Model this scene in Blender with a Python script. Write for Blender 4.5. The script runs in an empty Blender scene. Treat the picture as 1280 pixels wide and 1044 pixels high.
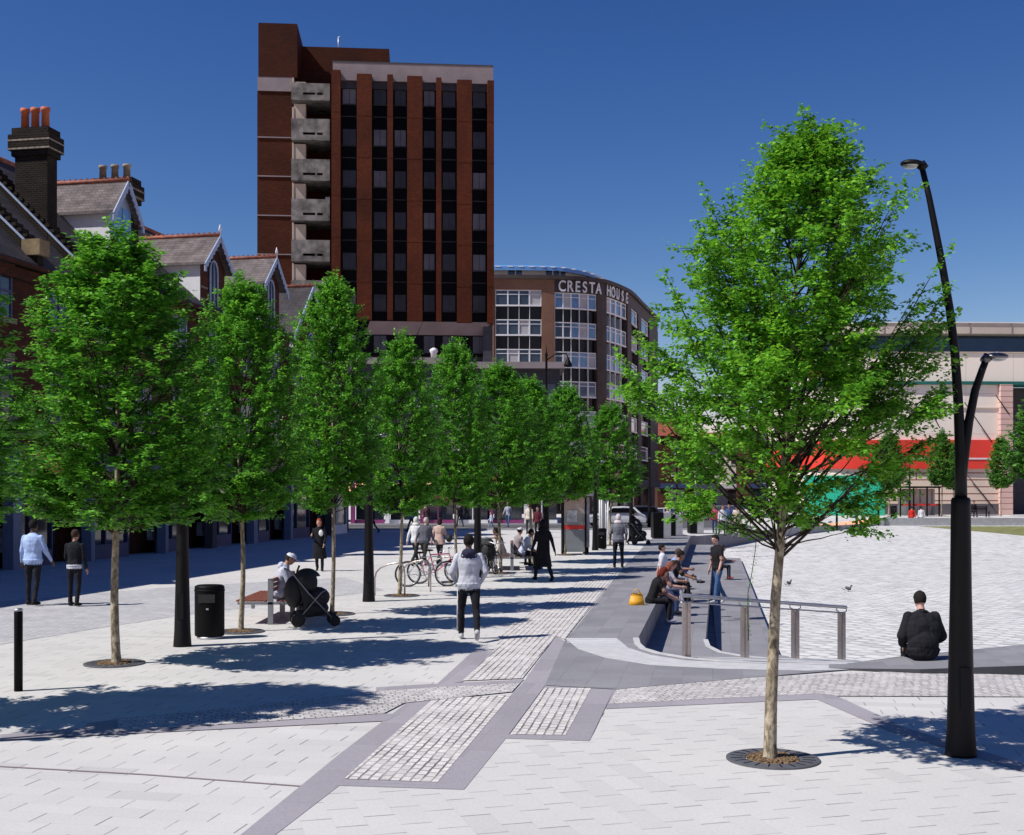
import bpy, bmesh, math, random
import numpy as np
from mathutils import Vector, Matrix, noise
from mathutils.kdtree import KDTree
R=math.radians; PI=math.pi
rnd=random.Random(7)
scene=bpy.context.scene; COL=scene.collection
F=1500.0; CX=640.0; HY=614.0; CH=2.5
def pix(px,py,z=0.0):
    """ground point whose surveyed bearing and height match the photograph"""
    Y=(CH-z)*F/(py-HY); return Vector(((px-CX)/F*Y,Y,z))
def at(px,Y): return (px-CX)/F*Y
def zz(py,Y): return CH+(HY-py)/F*Y

# ------------------------------------------------------------ objects
def tag(o,label=None,cat=None,group=None,kind=None):
    if label: o['label']=label
    if cat: o['category']=cat
    if group: o['group']=group
    if kind: o['kind']=kind
    return o
def thing(name,label,cat,loc=(0,0,0),rz=0,group=None,scale=1):
    o=bpy.data.objects.new(name,None); COL.objects.link(o)
    o.location=loc; o.rotation_euler=(0,0,rz); o.scale=(scale,)*3 if not hasattr(scale,'__len__') else scale
    o.empty_display_size=.1
    return tag(o,label,cat,group)
def copy_tree(o,parent=None):
    c=o.copy(); COL.objects.link(c); c.parent=parent
    for ch in list(o.children): copy_tree(ch,c)
    return c
def dup(o,loc,rz,label,scale=None,group=None):
    c=copy_tree(o); c.location=loc; c.rotation_euler=(0,0,rz); c['label']=label
    if scale is not None: c.scale=(scale,)*3 if not hasattr(scale,'__len__') else scale
    if group: c['group']=group
    return c
class MB:
    def __init__(s): s.v=[]; s.f=[]; s.m=[]; s.mi=0; s.sm=[]
    def add(s,vs,fs,smooth=False,M=None):
        b=len(s.v)
        if M is not None: vs=[M@Vector(v) for v in vs]
        s.v+= [tuple(v) for v in vs]
        for f in fs: s.f.append(tuple(b+i for i in f)); s.m.append(s.mi); s.sm.append(smooth)
        return s
    def box(s,x0,x1,y0,y1,z0,z1,M=None):
        vs=[(x,y,z) for z in (z0,z1) for y in (y0,y1) for x in (x0,x1)]
        return s.add(vs,[(0,2,3,1),(4,5,7,6),(0,1,5,4),(2,6,7,3),(0,4,6,2),(1,3,7,5)],M=M)
    def bar(s,p0,p1,w,t,up=(0,0,1)):
        p0=Vector(p0);p1=Vector(p1);d=(p1-p0);L=d.length;d.normalize();u=Vector(up)
        if abs(d.dot(u))>.98:u=Vector((1,0,0))
        a=d.cross(u).normalized();c=a.cross(d)
        vs=[p0+k*d*L+i*a*w/2+j*c*t/2 for k in (0,1) for j in (-1,1) for i in (-1,1)]
        return s.add(vs,[(0,1,3,2),(4,6,7,5),(0,4,5,1),(2,3,7,6),(0,2,6,4),(1,5,7,3)])
    def prism(s,poly,z0,z1,M=None):
        n=len(poly);a=sum(poly[i][0]*poly[(i+1)%n][1]-poly[(i+1)%n][0]*poly[i][1] for i in range(n))
        if a<0: poly=poly[::-1]
        vs=[(p[0],p[1],z0) for p in poly]+[(p[0],p[1],z1) for p in poly]
        fs=[tuple(range(n-1,-1,-1)),tuple(range(n,2*n))]+[(i,(i+1)%n,n+(i+1)%n,n+i) for i in range(n)]
        return s.add(vs,fs,M=M)
    def sheet(s,pts): # flat polygon facing up
        n=len(pts);a=sum(pts[i][0]*pts[(i+1)%n][1]-pts[(i+1)%n][0]*pts[i][1] for i in range(n))
        if a<0: pts=pts[::-1]
        return s.add(pts,[tuple(range(n))])
    def tube(s,path,rad,n=8,cap=True,smooth=True):
        path=[Vector(p) for p in path];k=len(path)
        if not hasattr(rad,'__len__'): rad=[rad]*k
        vs=[];ref=None
        for i,p in enumerate(path):
            d=(path[min(i+1,k-1)]-path[max(i-1,0)]).normalized()
            if ref is None: ref=Vector((1,0,0)) if abs(d.x)<.9 else Vector((0,1,0))
            a=(ref-d*ref.dot(d)).normalized();ref=a;b=d.cross(a)
            for j in range(n):
                t=2*PI*j/n; vs.append(p+(a*math.cos(t)+b*math.sin(t))*rad[i])
        fs=[(i*n+j,i*n+(j+1)%n,(i+1)*n+(j+1)%n,(i+1)*n+j) for i in range(k-1) for j in range(n)]
        s.add(vs,fs,smooth)
        if cap: b=len(s.v)-len(vs); 
        if cap:
            s.f.append(tuple(b+j for j in range(n-1,-1,-1)));s.m.append(s.mi);s.sm.append(False)
            s.f.append(tuple(b+(k-1)*n+j for j in range(n)));s.m.append(s.mi);s.sm.append(False)
        return s
    def lathe(s,prof,n=20,c=(0,0),M=None,smooth=True,sx=1,sy=1):
        vs=[(c[0]+r*sx*math.cos(2*PI*j/n),c[1]+r*sy*math.sin(2*PI*j/n),z) for r,z in prof for j in range(n)]
        k=len(prof);fs=[(i*n+j,i*n+(j+1)%n,(i+1)*n+(j+1)%n,(i+1)*n+j) for i in range(k-1) for j in range(n)]
        fs+= [tuple(range(n-1,-1,-1)),tuple((k-1)*n+j for j in range(n))]
        b=len(s.f);s.add(vs,fs,smooth,M);s.sm[-1]=False;s.sm[-2]=False
        return s
    def ell(s,c,r,n=12,m=8,M=None):
        vs=[];c=Vector(c)
        if not hasattr(r,'__len__'): r=(r,r,r)
        T=M if M is not None else Matrix.Identity(3)
        for i in range(1,m):
            ph=PI*i/m
            for j in range(n):
                t=2*PI*j/n;vs.append(c+T@Vector((r[0]*math.sin(ph)*math.cos(t),r[1]*math.sin(ph)*math.sin(t),r[2]*math.cos(ph))))
        vs+= [c+T@Vector((0,0,r[2])),c+T@Vector((0,0,-r[2]))]
        a=len(vs)-2;fs=[(i*n+(j+1)%n,i*n+j,(i+1)*n+j,(i+1)*n+(j+1)%n) for i in range(m-2) for j in range(n)]
        fs+= [(a,j,(j+1)%n) for j in range(n)]+[(a+1,(m-2)*n+(j+1)%n,(m-2)*n+j) for j in range(n)]
        return s.add(vs,fs,True)
    def torus(s,c,Rr,r,axis='x',n=24,m=6):
        pts=[]
        vs=[]
        for i in range(n):
            t=2*PI*i/n
            for j in range(m):
                q=2*PI*j/m;rr=Rr+r*math.cos(q);h=r*math.sin(q)
                p=(h,rr*math.cos(t),rr*math.sin(t)) if axis=='x' else ((rr*math.cos(t),h,rr*math.sin(t)) if axis=='y' else (rr*math.cos(t),rr*math.sin(t),h))
                vs.append((p[0]+c[0],p[1]+c[1],p[2]+c[2]))
        fs=[(i*m+j,((i+1)%n)*m+j,((i+1)%n)*m+(j+1)%m,i*m+(j+1)%m) for i in range(n) for j in range(m)]
        return s.add(vs,fs,True)
    def build(s,name,mats,parent=None,loc=None,bevel=0):
        me=bpy.data.meshes.new(name); me.from_pydata(s.v,[],s.f); 
        if not isinstance(mats,(list,tuple)): mats=[mats]
        for m in mats: me.materials.append(m)
        me.polygons.foreach_set('material_index',s.m); me.polygons.foreach_set('use_smooth',s.sm)
        me.update()
        o=bpy.data.objects.new(name,me); COL.objects.link(o)
        if parent: o.parent=parent
        if loc is not None: o.location=loc
        if bevel:
            b=o.modifiers.new('b','BEVEL');b.width=bevel;b.segments=2;b.limit_method='ANGLE'
        return o

# ------------------------------------------------------------ materials
class NT:
    def __init__(s,name):
        s.m=bpy.data.materials.new(name);s.m.use_nodes=True;s.t=s.m.node_tree;s.n=s.t.nodes;s.l=s.t.links
        s.b=s.n['Principled BSDF']
    def node(s,t,**k):
        n=s.n.new(t)
        for a,b in k.items():
            if a in n.inputs and not hasattr(type(n),a): n.inputs[a].default_value=b
            else:
                try: setattr(n,a,b)
                except Exception: n.inputs[a].default_value=b
        return n
    def link(s,a,b): s.l.new(a,b)
def col4(c): return (c[0],c[1],c[2],1)
def noise_mix(t,co,c1,c2,scale,detail=4,lo=.35,hi=.65,rough=.6):
    n=t.n.new('ShaderNodeTexNoise');n.inputs['Scale'].default_value=scale;n.inputs['Detail'].default_value=detail;n.inputs['Roughness'].default_value=rough
    if co is not None: t.link(co,n.inputs['Vector'])
    r=t.n.new('ShaderNodeMapRange');r.inputs[1].default_value=lo;r.inputs[2].default_value=hi;t.link(n.outputs['Fac'],r.inputs[0])
    m=t.n.new('ShaderNodeMix');m.data_type='RGBA'
    t.link(r.outputs[0],m.inputs[0])
    for i,c in ((6,c1),(7,c2)):
        if isinstance(c,(tuple,list)): m.inputs[i].default_value=col4(c)
        else: t.link(c,m.inputs[i])
    return m.outputs[2],n.outputs['Fac']
def bump(t,h,strength,dist=.02):
    b=t.n.new('ShaderNodeBump');b.inputs['Strength'].default_value=strength;b.inputs['Distance'].default_value=dist
    t.link(h,b.inputs['Height']);t.link(b.outputs[0],t.b.inputs['Normal'])
def mat(name,c,rough=.7,metal=0,var=.18,scale=6,bmp=.1,spec=.5,coat=0):
    t=NT(name);co=t.n.new('ShaderNodeTexCoord').outputs['Object']
    c2=tuple(max(0,x*(1-var*1.5)) for x in c);c1=tuple(min(1,x*(1+var*.6)) for x in c)
    o,f=noise_mix(t,co,c1,c2,scale,5,.3,.7)
    t.link(o,t.b.inputs['Base Color']);t.b.inputs['Roughness'].default_value=rough;t.b.inputs['Metallic'].default_value=metal
    t.b.inputs['Specular IOR Level'].default_value=spec
    if coat: t.b.inputs['Coat Weight'].default_value=coat
    if bmp:
        n=t.n.new('ShaderNodeTexNoise');n.inputs['Scale'].default_value=scale*12;n.inputs['Detail'].default_value=3;t.link(co,n.inputs['Vector']);bump(t,n.outputs['Fac'],bmp,.01)
    return t.m
def wallcoords(t):
    co=t.n.new('ShaderNodeTexCoord').outputs['Object'];s=t.n.new('ShaderNodeSeparateXYZ');t.link(co,s.inputs[0])
    a=t.n.new('ShaderNodeMath');a.operation='ADD';t.link(s.outputs[0],a.inputs[0]);t.link(s.outputs[1],a.inputs[1])
    c=t.n.new('ShaderNodeCombineXYZ');t.link(a.outputs[0],c.inputs[0]);t.link(s.outputs[2],c.inputs[1]);return c.outputs[0],co
def brick(t,vec,c1,c2,mc,w,h,mortar=.01,offset=.5,rot=0,scale=1,bias=0,smooth=.1):
    if rot:
        mp=t.n.new('ShaderNodeMapping');mp.inputs['Rotation'].default_value=(0,0,rot);t.link(vec,mp.inputs[0]);vec=mp.outputs[0]
    b=t.n.new('ShaderNodeTexBrick');t.link(vec,b.inputs['Vector'])
    b.inputs['Color1'].default_value=col4(c1);b.inputs['Color2'].default_value=col4(c2);b.inputs['Mortar'].default_value=col4(mc)
    b.inputs['Scale'].default_value=scale;b.inputs['Mortar Size'].default_value=mortar;b.inputs['Brick Width'].default_value=w;b.inputs['Row Height'].default_value=h
    b.inputs['Bias'].default_value=bias;b.inputs['Mortar Smooth'].default_value=smooth;b.offset=offset
    return b,vec
def mul(t,a,b,fac=1.0):
    m=t.n.new('ShaderNodeMix');m.data_type='RGBA';m.blend_type='MULTIPLY';m.inputs[0].default_value=fac
    t.link(a,m.inputs[6]);t.link(b,m.inputs[7]);return m.outputs[2]
def brickmat(name,c1,c2,mc,w=.225,h=.075,mortar=.008,rough=.9,wall=True,rot=0,bstr=.4,stain=.35,offset=.5,dist=.01,stain_scale=.6,wob=0,speck=0):
    t=NT(name)
    if wall: vec,co=wallcoords(t)
    else: co=t.n.new('ShaderNodeTexCoord').outputs['Object'];vec=co
    if wob:
        nn=t.n.new('ShaderNodeTexNoise');nn.inputs['Scale'].default_value=3.5;nn.inputs['Detail'].default_value=2;t.link(co,nn.inputs['Vector'])
        sb=t.n.new('ShaderNodeVectorMath');sb.operation='SUBTRACT';t.link(nn.outputs['Color'],sb.inputs[0]);sb.inputs[1].default_value=(.5,.5,.5)
        sc=t.n.new('ShaderNodeVectorMath');sc.operation='SCALE';t.link(sb.outputs[0],sc.inputs[0]);sc.inputs[3].default_value=wob
        ad=t.n.new('ShaderNodeVectorMath');ad.operation='ADD';t.link(vec,ad.inputs[0]);t.link(sc.outputs[0],ad.inputs[1]);vec=ad.outputs[0]
    b,vec=brick(t,vec,c1,c2,mc,w,h,mortar,offset,rot)
    w1=(1,1,1);w2=(1-stain,)*3
    o,f=noise_mix(t,co,w1,w2,stain_scale,6,.35,.75)
    out=mul(t,b.outputs['Color'],o)
    if speck:
        o2,f2=noise_mix(t,co,(1,1,1),(1-speck,)*3,45,3,.4,.65); out=mul(t,out,o2)
    t.link(out,t.b.inputs['Base Color']);t.b.inputs['Roughness'].default_value=rough;t.b.inputs['Specular IOR Level'].default_value=.15
    iv=t.n.new('ShaderNodeMath');iv.operation='SUBTRACT';iv.inputs[0].default_value=1;t.link(b.outputs['Fac'],iv.inputs[1])
    bump(t,iv.outputs[0],bstr,dist)
    return t.m

def mth(t,op,a,b=None):
    n=t.n.new('ShaderNodeMath');n.operation=op
    for i,x in enumerate((a,b)):
        if x is None: continue
        if isinstance(x,(int,float)): n.inputs[i].default_value=x
        else: t.link(x,n.inputs[i])
    return n.outputs[0]
def flagmat(name,c,mc,theta,w,h,rowg,endg,gap,var=.10,wob=0,rough=.8,bstr=.3,dist=.005,stain=.14,stain_scale=.35,speck=.12,dark_cells=.0,tint=(1,1,1),rowjit=.0):
    """flags in running bond: rows run along theta; row joints and end joints have their own depth"""
    t=NT(name);co=t.n.new('ShaderNodeTexCoord').outputs['Object'];vec=co
    if wob:
        nn=t.n.new('ShaderNodeTexNoise');nn.inputs['Scale'].default_value=5;nn.inputs['Detail'].default_value=2;t.link(co,nn.inputs['Vector'])
        sb=t.n.new('ShaderNodeVectorMath');sb.operation='SUBTRACT';t.link(nn.outputs['Color'],sb.inputs[0]);sb.inputs[1].default_value=(.5,.5,.5)
        sc=t.n.new('ShaderNodeVectorMath');sc.operation='SCALE';t.link(sb.outputs[0],sc.inputs[0]);sc.inputs[3].default_value=wob
        ad=t.n.new('ShaderNodeVectorMath');ad.operation='ADD';t.link(vec,ad.inputs[0]);t.link(sc.outputs[0],ad.inputs[1]);vec=ad.outputs[0]
    mp=t.n.new('ShaderNodeMapping');mp.inputs['Rotation'].default_value=(0,0,-theta);t.link(vec,mp.inputs[0])
    s=t.n.new('ShaderNodeSeparateXYZ');t.link(mp.outputs[0],s.inputs[0])
    v=mth(t,'DIVIDE',s.outputs[1],h);row=mth(t,'FLOOR',v);fv=mth(t,'FRACT',v)
    wn=t.n.new('ShaderNodeTexWhiteNoise');wn.noise_dimensions='1D';t.link(row,wn.inputs['W'])
    u=mth(t,'ADD',mth(t,'DIVIDE',s.outputs[0],w),mth(t,'ADD',mth(t,'MULTIPLY',row,.5),mth(t,'MULTIPLY',wn.outputs['Value'],.3)));cu=mth(t,'FLOOR',u);fu=mth(t,'FRACT',u)
    cb=t.n.new('ShaderNodeCombineXYZ');t.link(cu,cb.inputs[0]);t.link(row,cb.inputs[1])
    wc=t.n.new('ShaderNodeTexWhiteNoise');wc.noise_dimensions='2D';t.link(cb.outputs[0],wc.inputs['Vector'])
    def mask(f,g):
        d=mth(t,'MINIMUM',f,mth(t,'SUBTRACT',1.0,f));r=t.n.new('ShaderNodeMapRange');r.interpolation_type='SMOOTHSTEP'
        r.inputs[1].default_value=g*.35;r.inputs[2].default_value=g*.75;r.inputs[3].default_value=1;r.inputs[4].default_value=0;t.link(d,r.inputs[0]);return r.outputs[0]
    no=t.n.new('ShaderNodeTexNoise');no.inputs['Scale'].default_value=1.7;no.inputs['Detail'].default_value=4;t.link(co,no.inputs['Vector'])
    mr=t.n.new('ShaderNodeMapRange');mr.inputs[1].default_value=.38;mr.inputs[2].default_value=.6;mr.inputs[3].default_value=.35;t.link(no.outputs['Fac'],mr.inputs[0])
    em=mth(t,'MULTIPLY',mask(fu,gap/w),endg);rm=mth(t,'MULTIPLY',mask(fv,gap/h),rowg)
    dk=mth(t,'MULTIPLY',mth(t,'MAXIMUM',em,rm),mr.outputs[0])
    o,f=noise_mix(t,co,(1,1,1),(1-stain,1-stain,1-stain*.9),stain_scale,6,.35,.75)
    o2,f2=noise_mix(t,co,(1,1,1),(1-speck,)*3,38,3,.4,.65)
    cv=t.n.new('ShaderNodeValToRGB');t.link(wc.outputs['Value'],cv.inputs[0]);e=cv.color_ramp.elements
    e[0].color=(1-var-dark_cells,)*3+(1,);e[0].position=.03;e[1].color=(1,1,1,1);x=e.new(.12);x.color=(1-var,)*3+(1,);x=e.new(.55);x.color=(1-var*.35,1-var*.4,1-var*.4,1)
    base=t.n.new('ShaderNodeMix');base.data_type='RGBA';base.blend_type='MULTIPLY';base.inputs[0].default_value=1;base.inputs[6].default_value=col4(c);t.link(cv.outputs[0],base.inputs[7])
    out=mul(t,mul(t,base.outputs[2],o),o2)
    m=t.n.new('ShaderNodeMix');m.data_type='RGBA';t.link(dk,m.inputs[0]);t.link(out,m.inputs[6]);m.inputs[7].default_value=col4(mc)
    t.link(m.outputs[2],t.b.inputs['Base Color']);t.b.inputs['Roughness'].default_value=rough;t.b.inputs['Specular IOR Level'].default_value=.25
    hh=mth(t,'SUBTRACT',mth(t,'MULTIPLY',f2,.25),dk);bump(t,hh,bstr,dist)
    return t.m
def barkmat(name):
    t=NT(name);co=t.n.new('ShaderNodeTexCoord').outputs['Object'];mp=t.n.new('ShaderNodeMapping');mp.inputs['Scale'].default_value=(1,1,.45);t.link(co,mp.inputs[0])
    a,f=noise_mix(t,mp.outputs[0],(.42,.36,.26),(.17,.135,.09),26,5,.42,.6);b,f2=noise_mix(t,mp.outputs[0],(1,1,1),(.5,.48,.42),7,4,.45,.62)
    t.link(mul(t,a,b),t.b.inputs['Base Color']);t.b.inputs['Roughness'].default_value=.9;bump(t,f,.8,.01);return t.m
def glassmat(name,c,rough=.05,metal=0,spec=.8):
    t=NT(name);co=t.n.new('ShaderNodeTexCoord').outputs['Object']
    o,f=noise_mix(t,co,c,tuple(x*.75 for x in c),.8,2)
    t.link(o,t.b.inputs['Base Color']);t.b.inputs['Roughness'].default_value=rough;t.b.inputs['Metallic'].default_value=metal;t.b.inputs['Specular IOR Level'].default_value=spec
    n=t.n.new('ShaderNodeTexNoise');n.inputs['Scale'].default_value=.7;t.link(co,n.inputs['Vector']);bump(t,n.outputs['Fac'],.05,.05)
    return t.m
def leafmat(name,ca,cb,cc,trans=.35):
    t=NT(name);g=t.n.new('ShaderNodeNewGeometry');r=t.n.new('ShaderNodeValToRGB')
    t.link(g.outputs['Random Per Island'],r.inputs[0])
    e=r.color_ramp.elements;e[0].color=col4(ca);e[1].color=col4(cc);x=r.color_ramp.elements.new(.5);x.color=col4(cb)
    cov=t.n.new('ShaderNodeTexCoord').outputs['Object'];nv,_f=noise_mix(t,cov,(1.2,1.12,1.1),(.62,.70,.75),2.6,3,.38,.62)
    class _o: outputs=[mul(t,r.outputs[0],nv)]
    r=_o
    d=t.b;t.link(r.outputs[0],d.inputs['Base Color']);d.inputs['Roughness'].default_value=.5;d.inputs['Specular IOR Level'].default_value=.35
    tr=t.n.new('ShaderNodeBsdfTranslucent');hs=t.n.new('ShaderNodeHueSaturation');hs.inputs['Hue'].default_value=.485;hs.inputs['Value'].default_value=1.3
    t.link(r.outputs[0],hs.inputs['Color']);t.link(hs.outputs[0],tr.inputs['Color'])
    mx=t.n.new('ShaderNodeMixShader');mx.inputs[0].default_value=trans;t.link(d.outputs[0],mx.inputs[1]);t.link(tr.outputs[0],mx.inputs[2])
    t.link(mx.outputs[0],t.n['Material Output'].inputs['Surface']);return t.m
def clothmat(name,c,rough=.9):
    return mat(name,c,rough,0,.12,9,.25,.2)
M={}
GR=math.atan(.165)   # street direction, measured from +Y
M['pave']=flagmat('granite_flags_light',(.61,.59,.57),(.22,.21,.22),R(-10.5),.55,.25,.10,1.0,.014,.05,dark_cells=.07,speck=.08)
M['pave2']=flagmat('granite_flags_cross',(.59,.57,.55),(.22,.21,.22),R(106),.5,.24,.05,1.0,.016,.03,dark_cells=.05,speck=.08,stain=.10)
M['band']=flagmat('granite_band_grey',(.36,.335,.365),(.2,.19,.2),R(80),1.1,.6,.3,.8,.009,.12)
M['terrace']=flagmat('granite_terrace_grey',(.28,.275,.295),(.15,.15,.16),R(80.5),.75,.4,.6,.7,.010,.16,stain=.22,stain_scale=.8)
M['cobble']=flagmat('granite_setts',(.74,.70,.675),(.10,.09,.09),R(82),.15,.092,.85,.75,.017,.20,.022,.85,.9,.015,.12,1.0,.2)
M['cobble2']=flagmat('granite_setts_cross',(.70,.665,.65),(.15,.14,.14),R(12),.12,.10,.7,.7,.014,.22,.02,.85,1.0,.02,.2,1.0,.25)
M['setts']=flagmat('granite_setts_wavy',(.56,.55,.56),(.25,.25,.26),R(-42),.22,.11,.7,.4,.018,.14,.06,.85,.9,.015,.2,.9,.2)
M['plaza']=flagmat('plaza_setts',(.71,.70,.68),(.22,.21,.22),R(57),.5,.34,.25,1.0,.10,.16,.12,.85,.5,.012,.12,.12,.10,.10)
M['white_band']=mat('pale_granite',(.52,.51,.515),.75,0,.1,5,.2)
M['kerb']=mat('kerb_granite',(.36,.36,.37),.8,0,.15,4,.2)
M['asphalt']=mat('asphalt',(.085,.085,.09),.9,0,.25,1.2,.4)
M['paint']=mat('road_paint',(.7,.7,.68),.7,0,.2,3,.1)
M['grass']=mat('dry_grass',(.20,.20,.07),.95,0,.3,2,.6)
M['soil']=mat('bark_chips',(.30,.19,.10),.95,0,.9,35,1.0)
M['grate']=mat('grate_iron',(.13,.13,.14),.6,.3,.2,8,.2)
M['black']=mat('black_painted_steel',(.004,.004,.0045),.55,0,.2,4,.03,.12)
M['lamp']=mat('dark_grey_painted_steel',(.006,.006,.007),.5,0,.15,3,.03,.2)
M['lens']=glassmat('lamp_lens',(.5,.5,.5),.1,.3)
M['steel']=mat('brushed_stainless',(.45,.40,.37),.35,.8,.1,20,.05)
M['rail']=mat('rail_aluminium',(.42,.42,.46),.35,.75,.1,12,.05)
M['galv']=mat('galvanised',(.5,.5,.52),.45,.6,.1,12,.05)
M['wood']=mat('hardwood_slats',(.26,.085,.05),.6,0,.3,9,.2)
M['greymetal']=mat('powder_coated_grey',(.22,.22,.24),.5,.3,.1,5,.05)
M['silver']=mat('silver_panel',(.42,.42,.44),.4,.5,.12,5,.05)
M['red']=mat('signal_red',(.55,.025,.015),.5,0,.1,4,.03)
M['redband']=mat('red_cladding',(.85,.05,.03),.5,0,.08,.5,.03)
M['green']=mat('green_hoarding',(.02,.55,.33),.6,0,.12,.6,.1)
M['teal']=mat('teal_trim',(.01,.13,.11),.5,0,.1,2,.03)
M['rust']=brickmat('tower_tiles',(.082,.019,.006),(.052,.013,.005),(.03,.009,.004),.3,.1,.006,.75,True,0,.3,.5,.5,.006,.25)
M['fin']=brickmat('tower_fin_tiles',(.12,.027,.009),(.08,.018,.006),(.04,.011,.005),.2,.1,.006,.7,True,0,.3,.55,.5,.006,.3)
M['mauve']=mat('mauve_concrete',(.25,.205,.21),.85,0,.12,.8,.2)
M['concrete']=mat('weathered_concrete',(.20,.185,.17),.9,0,.5,1.3,.4)
M['beige']=mat('rendered_beige',(.44,.37,.30),.85,0,.12,1,.1)
M['tglass']=glassmat('tower_black_glass',(.006,.006,.007),.3,0,.05)
M['tpanel']=glassmat('tower_pane_grey',(.07,.075,.09),.3,0,.2)
M['tpanel2']=glassmat('tower_pane_pale',(.22,.215,.24),.3,0,.2)
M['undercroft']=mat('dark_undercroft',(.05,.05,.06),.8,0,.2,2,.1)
M['cbrick']=brickmat('cresta_brick',(.27,.135,.085),(.22,.11,.07),(.2,.15,.12),.24,.08,.008,.9,True,0,.3,.35,.5,.006,.3)
M['cdark']=mat('unlit_brick_and_dark_trim',(.05,.036,.034),.7,0,.2,1,.1)  # unlit side of the brick put into the pier colour; also dark trim
M['cblack']=glassmat('black_spandrel_glass',(.012,.012,.014),.25,0,.3)
M['cglass']=glassmat('office_glass',(.20,.27,.38),.08,.55,.8)
M['cglass_dark']=glassmat('office_glass_dark',(.05,.06,.08),.08,.2,.8)
M['blind']=mat('window_blind',(.42,.42,.44),.8,0,.1,1,.05)
M['white']=mat('white_paint',(.72,.72,.74),.6,0,.06,3,.05)
M['bluewhite']=mat('pale_blue_paint',(.30,.37,.52),.6,0,.08,3,.05)
M['cgreen']=mat('pale_green_panels',(.52,.57,.54),.5,0,.08,1,.02)
M['croof']=mat('blue_metal_roof',(.12,.30,.62),.45,0,.1,1,.05)
M['cream']=brickmat('cream_panels',(.90,.80,.70),(.87,.77,.67),(.6,.5,.42),4.5,3.6,.02,.85,True,0,.2,.10,0,.01,.15)
M['parapet']=mat('parapet_stone',(.55,.47,.40),.85,0,.1,.4,.1)
M['stripe']=brickmat('striped_stone',(.82,.66,.55),(.78,.62,.52),(.25,.09,.07),9,.62,.05,.85,True,0,.3,.12,.5,.03,.2)
M['pinkstripe']=brickmat('pink_striped_stone',(.72,.49,.43),(.69,.46,.41),(.30,.14,.12),9,.5,.03,.85,True,0,.3,.12,.5,.03,.2)
M['plinth']=mat('dark_granite_plinth',(.11,.095,.11),.7,0,.15,1,.1)
M['dblue']=glassmat('dark_blue_glazing',(.02,.045,.11),.08,.2,.8)
M['vbrick']=brickmat('dark_red_brick',(.10,.026,.013),(.055,.018,.011),(.06,.045,.035),.225,.075,.009,.95,True,0,.5,.45,.5,.008,.5)  # brick colour lowered to deepen the shade on the house fronts
M['chbrick']=brickmat('chimney_black_brick',(.022,.016,.012),(.010,.008,.007),(.045,.036,.028),.225,.075,.01,.95,True,0,.6,.5,.5,.01,1.2)
M['paleband']=brickmat('pale_brick_course',(.40,.34,.27),(.28,.23,.18),(.08,.07,.06),.225,.075,.012,.95,True,0,.5,.4,.5,.008,2)
M['slate']=brickmat('roof_slates',(.085,.076,.082),(.065,.058,.064),(.042,.038,.04),.28,.13,.008,.8,True,0,.6,.5,.5,.012,.9)
M['slate_warm']=brickmat('lichened_slates',(.23,.19,.185),(.165,.14,.14),(.10,.085,.085),.28,.13,.008,.85,True,0,.6,.6,.5,.012,1.6)
M['ridge']=mat('terracotta_ridge',(.36,.12,.075),.85,0,.4,4,.3)
M['pot']=mat('terracotta_pot',(.46,.12,.045),.75,0,.2,4,.2)
M['palepot']=mat('buff_pot',(.33,.26,.19),.85,0,.35,4,.3)
M['capstone']=mat('weathered_capstone',(.23,.17,.09),.9,0,.35,3,.3)
M['shopglass']=glassmat('shop_glass',(.02,.025,.035),.05,0,.9)
M['display']=mat('shop_display',(.16,.15,.15),.7,0,1.2,1.5,.1)
M['purple']=mat('purple_fascia',(.22,.03,.14),.6,0,.15,1,.05)
M['orange']=mat('orange_fascia',(.5,.10,.035),.6,0,.12,1,.05)
M['navy']=mat('navy_fascia',(.03,.05,.13),.6,0,.12,1,.05)
M['kioskglass']=glassmat('kiosk_glass',(.22,.24,.25),.08,.1,.8)
M['poster']=mat('poster_paper',(.5,.52,.55),.6,0,.5,4,.0)
M['bark']=barkmat('tree_bark')
M['barkdark']=mat('branch_bark',(.045,.034,.024),.9,0,.3,15,.3,.2)
M['leaf']=leafmat('leaves_front',(.05,.20,.010),(.12,.38,.022),(.25,.55,.04),.34)
M['leafb']=leafmat('leaves_row',(.045,.20,.014),(.11,.38,.028),(.22,.55,.05),.34)
M['leafc']=leafmat('leaves_far',(.05,.17,.025),(.09,.27,.035),(.15,.36,.05),.3)
M['yellow']=mat('yellow_plastic_bag',(.75,.38,.02),.45,0,.15,8,.3)
M['pink']=mat('pink_enamel',(.6,.06,.16),.35,0,.1,5,0)
M['rubber']=mat('tyre_rubber',(.02,.02,.02),.85,0,.2,8,.1)
M['chrome']=mat('chrome',(.6,.6,.62),.25,.9,.05,8,0)
M['nylon']=mat('black_nylon',(.014,.014,.016),.75,0,.3,10,.4)
M['carwhite']=mat('car_paint_white',(.6,.6,.6),.25,0,.03,1,0,.5,.6)
M['carred']=mat('car_paint_dark',(.05,.05,.06),.25,.2,.03,1,0,.5,.6)
M['headmetal']=mat('polished_lamp_head',(.12,.12,.13),.25,.8,.1,4,0)
M['shopblue']=mat('dull_blue_pilaster',(.12,.17,.27),.6,0,.1,3,.05)
M['tileroof']=brickmat('clay_roof_tiles',(.36,.10,.06),(.28,.08,.05),(.12,.04,.03),.3,.2,.015,.85,True,0,.6,.35,.5,.02,.5)
M['greybird']=mat('pigeon_grey',(.09,.09,.10),.8,0,.3,20,.1)
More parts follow.
